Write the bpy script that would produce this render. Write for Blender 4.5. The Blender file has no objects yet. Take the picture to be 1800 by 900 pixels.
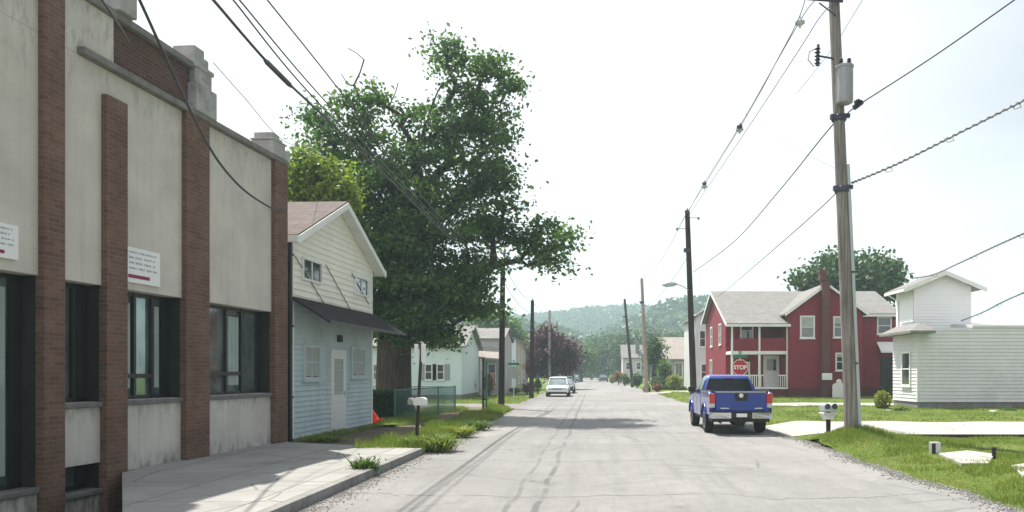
import bpy, math, random
import numpy as np
from mathutils import Vector, Matrix
R = math.radians
SC = bpy.context.scene
COL = SC.collection

# ---------------------------------------------------------------- camera
F, H, VX, VY = 1400.0, 1.85, 1045.0, 655.0
cam_d = bpy.data.cameras.new('camera'); cam = bpy.data.objects.new('camera', cam_d); COL.objects.link(cam)
cam.location = (0, 0, H); cam.rotation_euler = (R(90), 0, 0)
cam_d.sensor_width = 36; cam_d.lens = F / 1800 * 36
cam_d.shift_x = -(VX - 900) / 1800; cam_d.shift_y = (VY - 450) / 1800
cam_d.clip_start = 0.1; cam_d.clip_end = 5000
SC.camera = cam

# ---------------------------------------------------------------- light
SUN_EL, SUN_AZ = R(60), (-0.62, 0.785)      # direction towards the sun in plan
w = bpy.data.worlds.new("World"); SC.world = w; w.use_nodes = True
nt = w.node_tree; nt.nodes.clear()
out = nt.nodes.new('ShaderNodeOutputWorld'); bg = nt.nodes.new('ShaderNodeBackground')
sky = nt.nodes.new('ShaderNodeTexSky'); sky.sky_type = 'NISHITA'; sky.sun_disc = False
sky.sun_elevation = SUN_EL; sky.sun_rotation = math.atan2(SUN_AZ[0], SUN_AZ[1])
sky.air_density = 1.0; sky.dust_density = 6.0; sky.ozone_density = 1.0
# thin bright cloud veil over the sky, thinner towards the east (upper right)
tc = nt.nodes.new('ShaderNodeTexCoord'); nz = nt.nodes.new('ShaderNodeTexNoise'); nz.inputs['Scale'].default_value = 2.2
nz.inputs['Detail'].default_value = 5
mp = nt.nodes.new('ShaderNodeMapping'); mp.inputs['Scale'].default_value = (1, 1, 2.6)
sp = nt.nodes.new('ShaderNodeSeparateXYZ')
m1 = nt.nodes.new('ShaderNodeMath'); m1.operation = 'MULTIPLY_ADD'; m1.inputs[1].default_value = -1.3; m1.inputs[2].default_value = 1.15
m2 = nt.nodes.new('ShaderNodeMath'); m2.operation = 'MULTIPLY_ADD'; m2.inputs[1].default_value = 1.0
m3 = nt.nodes.new('ShaderNodeMath'); m3.operation = 'SUBTRACT'; m3.inputs[1].default_value = 0.5; m3.use_clamp = True
mx = nt.nodes.new('ShaderNodeMixRGB'); mx.inputs[2].default_value = (10.4, 10.5, 11.0, 1)
L = nt.links.new
L(tc.outputs['Generated'], mp.inputs[0]); L(mp.outputs[0], nz.inputs[0]); L(tc.outputs['Generated'], sp.inputs[0])
L(sp.outputs['X'], m1.inputs[0]); L(nz.outputs[0], m2.inputs[0]); L(m1.outputs[0], m2.inputs[2]); L(m2.outputs[0], m3.inputs[0])
m4 = nt.nodes.new('ShaderNodeMath'); m4.operation = 'MULTIPLY_ADD'; m4.inputs[1].default_value = -1.6; m4.inputs[2].default_value = 0.5; m4.use_clamp = True
L(sp.outputs['Z'], m4.inputs[0]); m5 = nt.nodes.new('ShaderNodeMath'); m5.operation = 'ADD'; m5.use_clamp = True
L(m3.outputs[0], m5.inputs[0]); L(m4.outputs[0], m5.inputs[1]); L(m5.outputs[0], mx.inputs[0]); L(sky.outputs[0], mx.inputs[1]); L(mx.outputs[0], bg.inputs[0]); L(bg.outputs[0], out.inputs[0])
bg.inputs[1].default_value = 0.057
sd = bpy.data.lights.new('sun', 'SUN'); sd.energy = 4.9; sd.angle = R(0.7); sd.color = (1, 0.95, 0.86)
sun = bpy.data.objects.new('sun', sd); COL.objects.link(sun)
dirv = Vector((SUN_AZ[0] * math.cos(SUN_EL), SUN_AZ[1] * math.cos(SUN_EL), math.sin(SUN_EL)))
sun.rotation_euler = dirv.to_track_quat('Z', 'Y').to_euler()
sun.location = (-20, 10, 40)
vs = SC.view_settings; vs.view_transform = 'Standard'; vs.look = 'None'; vs.gamma = 1; vs.exposure = 0.92
cy = SC.cycles
cy.max_bounces = 6; cy.diffuse_bounces = 3; cy.glossy_bounces = 3; cy.transmission_bounces = 4; cy.volume_bounces = 1; cy.transparent_max_bounces = 8
cy.use_denoising = True

# ---------------------------------------------------------------- helpers
def P(px, py, Y): return Vector(((px - VX) / F * Y, Y, H - (py - VY) / F * Y))
def X_(px, Y): return (px - VX) / F * Y
def Z_(py, Y): return H - (py - VY) / F * Y
def root_of(o):
    while o.parent: o = o.parent
    return o
def props(o, label=None, cat=None, group=None, kind=None):
    if label: o['label'] = label
    if cat: o['category'] = cat
    if group: o['group'] = group
    if kind: o['kind'] = kind
    return o
def thing(name, label, cat, loc=(0, 0, 0), rz=0.0, group=None):
    o = bpy.data.objects.new(name, None); COL.objects.link(o)
    o.location = loc; o.rotation_euler = (0, 0, rz); o.empty_display_size = 0.2
    return props(o, label, cat, group)
class MB:
    def __init__(s): s.V = []; s.F = []; s.M = []
    def add(s, vs, fs, m=0):
        b = len(s.V); s.V += [tuple(v) for v in vs]; s.F += [tuple(b + i for i in f) for f in fs]; s.M += [m] * len(fs); return s
    def obox(s, o, a, b, c, m=0):
        o, a, b, c = Vector(o), Vector(a), Vector(b), Vector(c)
        v = [o, o + a, o + a + b, o + b, o + c, o + a + c, o + a + b + c, o + b + c]
        f = [(0, 3, 2, 1), (4, 5, 6, 7), (0, 1, 5, 4), (1, 2, 6, 5), (2, 3, 7, 6), (3, 0, 4, 7)]
        if a.cross(b).dot(c) < 0: f = [tuple(reversed(q)) for q in f]
        return s.add(v, f, m)
    def box(s, x0, x1, y0, y1, z0, z1, m=0):
        return s.obox((min(x0, x1), min(y0, y1), min(z0, z1)), (abs(x1 - x0), 0, 0), (0, abs(y1 - y0), 0), (0, 0, abs(z1 - z0)), m)
    def prism(s, pts, ext, m=0):
        pts = [Vector(p) for p in pts]; e = Vector(ext); n = len(pts)
        nrm = Vector((0, 0, 0))
        for i in range(n): nrm += pts[i].cross(pts[(i + 1) % n])
        if nrm.dot(e) > 0: pts.reverse()
        v = pts + [p + e for p in pts]
        f = [tuple(range(n)), tuple(reversed(range(n, 2 * n)))] + [(i, i + n, (i + 1) % n + n, (i + 1) % n) for i in range(n)]
        return s.add(v, f, m)
    def tube(s, path, r, n=8, m=0, caps=True):
        path = [Vector(p) for p in path]; k = len(path)
        rr = r if isinstance(r, (list, tuple)) else [r] * k
        vs = []
        t0 = (path[1] - path[0]).normalized()
        a = t0.orthogonal().normalized()
        for i, p in enumerate(path):
            t = (path[min(i + 1, k - 1)] - path[max(i - 1, 0)])
            t = t.normalized() if t.length > 1e-9 else t0
            a = (a - t * a.dot(t)); a = a.normalized() if a.length > 1e-6 else t.orthogonal().normalized()
            b = t.cross(a)
            for j in range(n):
                th = 2 * math.pi * j / n
                vs.append(p + (a * math.cos(th) + b * math.sin(th)) * rr[i])
        fs = []
        for i in range(k - 1):
            for j in range(n):
                j2 = (j + 1) % n
                fs.append((i * n + j, i * n + j2, (i + 1) * n + j2, (i + 1) * n + j))
        if caps: fs += [tuple(reversed(range(n))), tuple(range((k - 1) * n, k * n))]
        return s.add(vs, fs, m)
    def lathe(s, c, ax, prof, n=20, m=0):
        ax = Vector(ax).normalized(); c = Vector(c)
        a = ax.orthogonal().normalized(); b = ax.cross(a); vs = []
        for (r, h) in prof:
            for j in range(n):
                th = 2 * math.pi * j / n
                vs.append(c + ax * h + (a * math.cos(th) + b * math.sin(th)) * r)
        fs = []
        for i in range(len(prof) - 1):
            for j in range(n):
                j2 = (j + 1) % n
                fs.append((i * n + j, i * n + j2, (i + 1) * n + j2, (i + 1) * n + j))
        fs += [tuple(reversed(range(n))), tuple(range((len(prof) - 1) * n, len(prof) * n))]
        return s.add(vs, fs, m)
    def build(s, name, mats, parent=None, world=True, smooth=False, bevel=0, label=None, auto=None):
        if not isinstance(mats, (list, tuple)): mats = [mats]
        V = s.V
        if parent is not None and world:
            r = root_of(parent)
            inv = (Matrix.Translation(r.location) @ Matrix.Rotation(r.rotation_euler[2], 4, 'Z')).inverted()
            V = [tuple(inv @ Vector(v)) for v in V]
        me = bpy.data.meshes.new(name); me.from_pydata(V, [], s.F)
        for m in mats: me.materials.append(m)
        me.polygons.foreach_set('material_index', s.M)
        if smooth: me.polygons.foreach_set('use_smooth', [True] * len(s.F))
        me.update()
        o = bpy.data.objects.new(name, me); COL.objects.link(o)
        if parent is not None: o.parent = parent
        if bevel:
            b = o.modifiers.new('bevel', 'BEVEL'); b.width = bevel; b.segments = 2; b.limit_method = 'ANGLE'
        if smooth:
            try: me.set_sharp_from_angle(angle=R(40))
            except Exception: pass
        if label: o['label'] = label
        return o
def npmesh(name, V, Fq, mats, parent=None, mi=None):
    me = bpy.data.meshes.new(name)
    V = np.asarray(V, dtype=np.float32); Fq = np.asarray(Fq, dtype=np.int32); k = Fq.shape[1]
    if parent is not None:
        V = V - np.array(root_of(parent).location, dtype=np.float32)
    me.vertices.add(len(V)); me.vertices.foreach_set('co', V.ravel())
    me.loops.add(Fq.size); me.loops.foreach_set('vertex_index', Fq.ravel())
    me.polygons.add(len(Fq)); me.polygons.foreach_set('loop_start', np.arange(0, Fq.size, k, dtype=np.int32))
    me.polygons.foreach_set('loop_total', np.full(len(Fq), k, dtype=np.int32))
    for m in (mats if isinstance(mats, (list, tuple)) else [mats]): me.materials.append(m)
    if mi is not None: me.polygons.foreach_set('material_index', np.asarray(mi, dtype=np.int32))
    me.update(calc_edges=True)
    o = bpy.data.objects.new(name, me); COL.objects.link(o)
    if parent is not None: o.parent = parent
    return o
def copy_tree(o, parent=None):
    c = o.copy(); COL.objects.link(c); c.parent = parent
    for ch in list(o.children): copy_tree(ch, c)
    return c

# ---------------------------------------------------------------- materials
class NG:
    def __init__(s, name):
        s.m = bpy.data.materials.new(name); s.m.use_nodes = True; s.t = s.m.node_tree; s.t.nodes.clear()
        s.o = s.t.nodes.new('ShaderNodeOutputMaterial')
    def n(s, typ, **kw):
        x = s.t.nodes.new('ShaderNode' + typ)
        for k, v in kw.items():
            if k.startswith('_'): setattr(x, k[1:], v)
            else:
                key = int(k[1:]) if k[0] == 'i' and k[1:].isdigit() else k.replace('__', ' ')
                if hasattr(v, 'is_output') or isinstance(v, bpy.types.NodeSocket): s.t.links.new(v, x.inputs[key])
                else: x.inputs[key].default_value = v
        return x
    def obj(s): return s.n('TexCoord').outputs['Object']
    def noise(s, vec, scale, detail=4, rough=.55, dist=0):
        return s.n('TexNoise', i0=vec, Scale=scale, Detail=detail, Roughness=rough, Distortion=dist).outputs[0]
    def math(s, op, a, b=0.0, c=None, clamp=False):
        kw = dict(_operation=op, _use_clamp=clamp, i0=a, i1=b)
        if c is not None: kw['i2'] = c
        return s.n('Math', **kw).outputs[0]
    def mr(s, v, a, b, c=0.0, d=1.0): return s.n('MapRange', Value=v, From__Min=a, From__Max=b, To__Min=c, To__Max=d).outputs[0]
    def mix(s, f, a, b, mode='MIX'):
        return s.n('MixRGB', _blend_type=mode, i0=f, i1=a, i2=b).outputs[0]
    def bsdf(s, col, rough=.8, spec=.3, metal=0.0, normal=None, coat=0.0, **kw):
        b = s.n('BsdfPrincipled', Base__Color=col, Roughness=rough, Metallic=metal, **kw)
        b.inputs['Specular IOR Level'].default_value = spec; b.inputs['Coat Weight'].default_value = coat
        if coat: b.inputs['Coat Roughness'].default_value = .05
        if normal is not None: s.t.links.new(normal, b.inputs['Normal'])
        return b.outputs[0]
    def bump(s, h, strength=.3, dist=.02): return s.n('Bump', Height=h, Strength=strength, Distance=dist).outputs[0]
    def out(s, sh): s.t.links.new(sh, s.o.inputs[0]); return s.m
def c4(c, k=1.0): return (c[0] * k, c[1] * k, c[2] * k, 1)
def mat(name, col, rough=.8, spec=.3, metal=0., var=.18, sc=3., fine=40., bump=.15, bd=.01, coat=0., dirt=0.0):
    g = NG(name); v = g.obj()
    a = g.noise(v, sc, 5); b = g.noise(v, fine, 3)
    f = g.math('ADD', g.math('MULTIPLY', a, .6), g.math('MULTIPLY', b, .4))
    f = g.mr(f, .3, .7)
    c = g.mix(f, c4(col, 1 - var), c4(col, 1 + var))
    if dirt:
        d = g.mr(g.noise(v, sc * .6, 8, .7), .5, .75)
        c = g.mix(g.math('MULTIPLY', d, dirt), c, (.09, .08, .065, 1))
    return g.out(g.bsdf(c, rough, spec, metal, g.bump(b, bump, bd), coat))
def stucco(name, col):
    g = NG(name); v = g.obj(); s_ = g.n('SeparateXYZ', i0=v)
    a = g.noise(v, 1.1, 6, .6); b = g.noise(v, 90, 2)
    c = g.mix(g.mr(a, .3, .7), c4(col, .86), c4(col, 1.1))
    # vertical rain streaks
    vv = g.n('Mapping', i0=v, Scale=(5, 5, .25)).outputs[0]
    st = g.mr(g.noise(vv, 1.6, 5, .6), .52, .78)
    c = g.mix(g.math('MULTIPLY', st, .2), c, c4((.16, .15, .13)))
    gz = g.noise(g.n('Mapping', i0=v, Scale=(3, 3, 1.2)).outputs[0], 2.4, 6, .65)
    # grime under sills (z 1.1-1.37) and splash dirt at the foot
    up = g.mr(s_.outputs['Z'], .98, 1.36); up2 = g.math('LESS_THAN', s_.outputs['Z'], 1.6)
    m = g.math('MULTIPLY', g.math('MULTIPLY', up, up2), g.mr(gz, .45, .68), clamp=True)
    c = g.mix(g.math('MULTIPLY', m, .8), c, c4((.05, .045, .04)))
    lo = g.math('MULTIPLY', g.mr(s_.outputs['Z'], .5, .12), g.mr(gz, .4, .7), clamp=True)
    c = g.mix(g.math('MULTIPLY', lo, .85), c, c4((.07, .065, .045)))
    to = g.math('MULTIPLY', g.mr(s_.outputs['Z'], 6.0, 6.95), g.mr(gz, .5, .72), clamp=True)
    c = g.mix(g.math('MULTIPLY', to, .55), c, c4((.1, .095, .085)))
    return g.out(g.bsdf(c, .9, .2, 0, g.bump(b, .25, .01)))
def brick(name, c1, c2, mortar, scale=1.0, dark=0.):
    g = NG(name); v = g.obj(); s_ = g.n('SeparateXYZ', i0=v)
    u = g.math('ADD', s_.outputs['X'], s_.outputs['Y'])
    vec = g.n('CombineXYZ', X=u, Y=s_.outputs['Z']).outputs[0]
    bt = g.n('TexBrick', Vector=vec, Color1=c4(c1), Color2=c4(c2), Mortar=c4(mortar), Scale=1 / scale)
    bt.inputs['Mortar Size'].default_value = .008; bt.inputs['Brick Width'].default_value = .22; bt.inputs['Row Height'].default_value = .075
    bt.inputs['Bias'].default_value = -.1
    n1 = g.noise(v, 1.3, 6, .65); n2 = g.noise(v, 30, 3)
    c = g.mix(.55, bt.outputs[0], g.mix(g.mr(n1, .3, .7), (.45, .42, .4, 1), (1, 1, 1, 1)), 'MULTIPLY')
    c = g.mix(.35, c, g.mix(g.mr(n2, .35, .65), (.4, .4, .4, 1), (1.2, 1.2, 1.2, 1)), 'MULTIPLY')
    return g.out(g.bsdf(c, .9, .2, 0, g.bump(g.math('SUBTRACT', 1.0, bt.outputs['Fac']), .5, .008)))
def shingle(name, col):
    g = NG(name); v = g.obj(); s_ = g.n('SeparateXYZ', i0=v)
    vec = g.n('CombineXYZ', X=g.math('ADD', s_.outputs['X'], s_.outputs['Y']), Y=g.math('MULTIPLY', s_.outputs['Z'], 2.2)).outputs[0]
    bt = g.n('TexBrick', Vector=vec, Color1=c4(col, 1.12), Color2=c4(col, .82), Mortar=c4(col, .5), Scale=1)
    bt.inputs['Mortar Size'].default_value = .012; bt.inputs['Brick Width'].default_value = .3; bt.inputs['Row Height'].default_value = .16
    n1 = g.noise(v, .9, 6, .6)
    c = g.mix(g.mr(n1, .3, .7, 0, .6), bt.outputs[0], c4(col, .7))
    return g.out(g.bsdf(c, .95, .15, 0, g.bump(g.noise(v, 60, 3), .4, .01)))
def leafm(name, a, b, transl=.35, sc=.7, rough=.55):
    g = NG(name); v = g.obj()
    r = g.n('NewGeometry').outputs['Random Per Island']
    f = g.math('ADD', g.math('MULTIPLY', g.mr(g.noise(v, sc, 3), .3, .7), .6), g.math('MULTIPLY', r, .4))
    c = g.mix(f, c4(a), c4(b))
    d = g.bsdf(c, rough, .35)
    t = g.n('BsdfTranslucent', Color=g.mix(.5, c, g.mix(1.0, c, (1.3, 1.5, .5, 1), 'MULTIPLY'))).outputs[0]
    return g.out(g.n('MixShader', i0=transl, i1=d, i2=t).outputs[0])
def glass(name, col=(.02, .03, .03), rough=.04, spec=.9, wob=.03):
    g = NG(name); v = g.obj()
    c = g.mix(g.mr(g.noise(v, 1.5, 4), .35, .65), c4(col, .6), c4(col, 1.6))
    return g.out(g.bsdf(c, rough, spec, 0, g.bump(g.noise(v, 2.0, 2), wob, .05), .6))

M = {}
M['stucco'] = stucco('stucco', (.57, .53, .48))
M['brick'] = brick('brick', (.23, .125, .09), (.15, .085, .06), (.2, .17, .14))
M['brickred'] = brick('brickred', (.19, .06, .045), (.13, .05, .04), (.14, .11, .1))
M['brick2'] = brick('brick2', (.15, .075, .06), (.10, .055, .05), (.15, .13, .11))
M['stone'] = mat('stone', (.36, .35, .34), .9, .2, var=.25, sc=4, dirt=.7)
M['coping'] = mat('coping', (.2, .19, .175), .9, .2, var=.3, sc=5, dirt=.6)
M['sill'] = mat('sill', (.17, .165, .16), .85, .2, var=.3, sc=6, dirt=.5)
M['darkframe'] = mat('darkframe', (.018, .018, .02), .4, .5, var=.2, bump=.05)
def bankglass():
    g = NG('bankglass'); v = g.obj(); c = g.mix(g.mr(g.noise(v, 1.2, 4), .35, .65), (.10, .14, .14, 1), (.26, .33, .33, 1))
    return g.out(g.bsdf(c, .05, .8, .55, g.bump(g.noise(v, 1.6, 2), .05, .05), .5))
M['bankglass'] = bankglass()
M['reveal'] = mat('reveal', (.028, .027, .027), .7, .3, var=.3)
M['reflection_panel'] = mat('reflection_panel', (.34, .40, .38), .8, .3, var=.2, sc=2)  # pale tone standing in for reflections in the bank windows
M['blackpipe'] = mat('blackpipe', (.012, .012, .013), .45, .4, var=.2)
M['cream'] = mat('cream', (.82, .79, .70), .6, .35, var=.06, sc=1.2, dirt=.12)
M['bluesiding'] = mat('bluesiding', (.47, .555, .575), .7, .3, var=.12, sc=1.6, dirt=.25)
M['whitetrim'] = mat('whitetrim', (.74, .74, .72), .6, .3, var=.06, dirt=.15)
M['whitesiding'] = mat('whitesiding', (.62, .62, .62), .65, .3, var=.10, sc=.8, dirt=.2)
M['whitebright'] = mat('whitebright', (.84, .84, .85), .6, .3, var=.03, sc=.8)
M['paleblue'] = mat('paleblue', (.62, .72, .74), .65, .3, var=.06, sc=.8, dirt=.08)
M['greysiding'] = mat('greysiding', (.42, .42, .42), .7, .3, var=.12, sc=1, dirt=.2)
M['beige'] = mat('beige', (.48, .42, .30), .8, .2, var=.12, sc=1)
M['redsiding'] = mat('redsiding', (.20, .012, .022), .6, .35, var=.13, sc=.9)
M['redbase'] = mat('redbase', (.10, .02, .022), .7, .3, var=.2, sc=.9)
M['roofbrown'] = shingle('roofbrown', (.17, .14, .13))
M['roofgrey'] = shingle('roofgrey', (.25, .245, .235))
M['roofdark'] = shingle('roofdark', (.045, .042, .045))
M['rooftan'] = shingle('rooftan', (.38, .34, .31))
M['winglass'] = glass('winglass', (.03, .04, .045), .05)
M['blind'] = mat('blind', (.38, .40, .38), .8, .3, var=.15, sc=2)
M['white'] = mat('white', (.78, .78, .77), .5, .4, var=.05, bump=.05)
M['doorwhite'] = mat('doorwhite', (.68, .68, .66), .45, .4, var=.06, bump=.05)
M['doorwood'] = mat('doorwood', (.2, .17, .13), .6, .3, var=.2)
M['wood_pole'] = mat('wood_pole', (.32, .265, .21), .9, .15, var=.35, sc=2, fine=25, bump=.5, bd=.02)
M['wood_dark'] = mat('wood_dark', (.055, .04, .035), .9, .15, var=.35, sc=2, fine=25, bump=.4)
def woodpole(name, a, b):
    g = NG(name); v = g.obj()
    vv = g.n('Mapping', i0=v, Scale=(14, 14, .5)).outputs[0]
    n1 = g.noise(vv, 1.5, 6, .65); n2 = g.noise(v, 1.2, 5)
    c = g.mix(g.mr(n1, .35, .65), c4(a), c4(b)); c = g.mix(g.mr(n2, .45, .7, 0, .5), c, c4(a, .7))
    return g.out(g.bsdf(c, .9, .15, 0, g.bump(n1, .6, .02)))
M['pole_light'] = woodpole('pole_light', (.12, .105, .095), (.33, .30, .275))
M['pole_dark'] = woodpole('pole_dark', (.022, .017, .015), (.07, .05, .042))
M['conduit'] = mat('conduit', (.45, .5, .52), .5, .4, var=.1)
M['galv'] = mat('galv', (.45, .5, .49), .45, .5, .5, var=.12)
M['hardware'] = mat('hardware', (.05, .05, .08), .5, .5, .2, var=.3)
M['cable'] = mat('cable', (.05, .05, .055), .45, .3, var=.2, bump=0)
M['cablegrey'] = mat('cablegrey', (.12, .12, .125), .6, .3, var=.2, bump=0)
M['bark'] = woodpole('bark', (.035, .026, .022), (.105, .08, .065))
M['leaf'] = leafm('leaf', (.018, .06, .028), (.14, .24, .055), .42, .6)
M['leafy'] = leafm('leafy', (.10, .17, .025), (.26, .32, .045), .4)
M['leafmid'] = leafm('leafmid', (.04, .10, .025), (.13, .2, .04), .35, .3)
M['leafdark'] = leafm('leafdark', (.025, .065, .025), (.085, .15, .045), .3)
M['leaffar'] = leafm('leaffar', (.014, .045, .022), (.10, .15, .05), .3, .09)
M['leafpurple'] = leafm('leafpurple', (.045, .014, .030), (.15, .045, .075), .2, .4)
M['leafyellow'] = leafm('leafyellow', (.16, .2, .03), (.34, .36, .07), .35)
M['leafred'] = leafm('leafred', (.16, .05, .03), (.3, .16, .06), .3)
M['grassblade'] = leafm('grassblade', (.10, .155, .022), (.27, .33, .075), .35, .5)
M['hedge'] = leafm('hedge', (.012, .04, .012), (.035, .085, .02), .2)
M['truckblue'] = mat('truckblue', (.016, .04, .27), .28, .5, .3, var=.08, sc=1.5, bump=0, coat=.8)
M['carwhite'] = mat('carwhite', (.75, .77, .78), .3, .5, var=.03, bump=0, coat=.6)
M['cardark'] = mat('cardark', (.02, .022, .028), .3, .5, var=.1, bump=0, coat=.7)
M['carpurple'] = mat('carpurple', (.07, .05, .08), .3, .5, var=.1, bump=0, coat=.7)
M['tyre'] = mat('tyre', (.018, .018, .02), .85, .3, var=.25)
M['chrome'] = mat('chrome', (.62, .62, .62), .22, .5, .9, var=.08, bump=.03)
M['rim'] = mat('rim', (.5, .5, .5), .35, .5, .7, var=.1, bump=0)
M['blackplastic'] = mat('blackplastic', (.02, .02, .022), .6, .4, var=.2)
M['taillight'] = mat('taillight', (.45, .012, .018), .2, .6, var=.1, bump=0, coat=.8)
M['headlight'] = mat('headlight', (.5, .52, .54), .15, .6, .3, var=.1, bump=0, coat=.8)
M['carglass'] = mat('carglass', (.006, .011, .010), .12, .3, var=.5, sc=2.5, bump=0)
M['carglass2'] = glass('carglass2', (.10, .13, .14), .06, .8, .01)
M['stopred'] = mat('stopred', (.42, .012, .022), .4, .5, var=.1, bump=0)
M['signgreen'] = mat('signgreen', (.008, .16, .09), .4, .5, var=.1, bump=0)
M['signback'] = mat('signback', (.3, .31, .31), .5, .5, .4, var=.12)
M['maroon'] = mat('maroon', (.22, .01, .06), .5, .4, var=.1, bump=0)
M['inkgrey'] = mat('inkgrey', (.3, .33, .38), .6, .3, var=.15, bump=0)
M['fence'] = mat('fence', (.05, .16, .14), .5, .4, .1, var=.2)
M['orange'] = mat('orange', (.75, .05, .015), .6, .3, var=.15)
M['earth'] = mat('earth', (.14, .115, .085), .95, .1, var=.35, sc=.8, fine=20, bump=.6, bd=.03)
M['foundation'] = mat('foundation', (.2, .19, .18), .9, .2, var=.25, dirt=.3)

def grassmat(name):
    g = NG(name); v = g.obj()
    a = g.noise(v, .35, 6, .6); b = g.noise(v, 9, 5, .7)
    c = g.mix(g.mr(a, .35, .68), (.10, .15, .025, 1), (.20, .24, .06, 1))
    c = g.mix(g.mr(b, .35, .7, 0, .75), c, (.045, .09, .015, 1))
    c = g.mix(g.mr(g.noise(v, 1.3, 7, .7), .53, .7, 0, .75), c, (.22, .20, .09, 1))
    return g.out(g.bsdf(c, .95, .1, 0, g.bump(g.noise(v, 22, 5, .75), .9, .06)))
M['grass'] = grassmat('grass')
def concrete(name, col, joint=1.5, stain=.5):
    g = NG(name); v = g.obj()
    a = g.noise(v, .6, 6, .6); b = g.noise(v, 60, 3)
    c = g.mix(g.mr(a, .3, .7), c4(col, .8), c4(col, 1.12))
    c = g.mix(g.mr(b, .3, .7, 0, .3), c, c4(col, .6))
    bt = g.n('TexBrick', Vector=v, Color1=(1, 1, 1, 1), Color2=(.86, .86, .86, 1), Mortar=(.22, .22, .2, 1), Scale=1)
    bt.offset = 0
    bt.inputs['Mortar Size'].default_value = .012; bt.inputs['Brick Width'].default_value = joint; bt.inputs['Row Height'].default_value = joint
    c = g.mix(.8 if joint < 50 else 0., c, bt.outputs[0], 'MULTIPLY')
    st = g.mr(g.noise(v, 1.4, 8, .7), .52, .75)
    c = g.mix(g.math('MULTIPLY', st, stain), c, c4(col, .45))
    # fine wandering cracks
    dv = g.mix(.12, v, g.n('TexNoise', i0=v, Scale=1.2, Detail=6.).outputs[1])
    vo = g.n('TexVoronoi', _feature='DISTANCE_TO_EDGE', Vector=dv, Scale=.55).outputs[0]
    c = g.mix(g.mr(vo, .0, .012, .7, 0), c, c4(col, .25))
    return g.out(g.bsdf(c, .92, .2, 0, g.bump(b, .3, .006)))
M['concrete'] = concrete('concrete', (.33, .325, .31))
M['driveway'] = concrete('driveway', (.41, .395, .365), 99, .6)
M['curb'] = mat('curb', (.22, .215, .205), .9, .2, var=.3, sc=4, dirt=.7)

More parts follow.
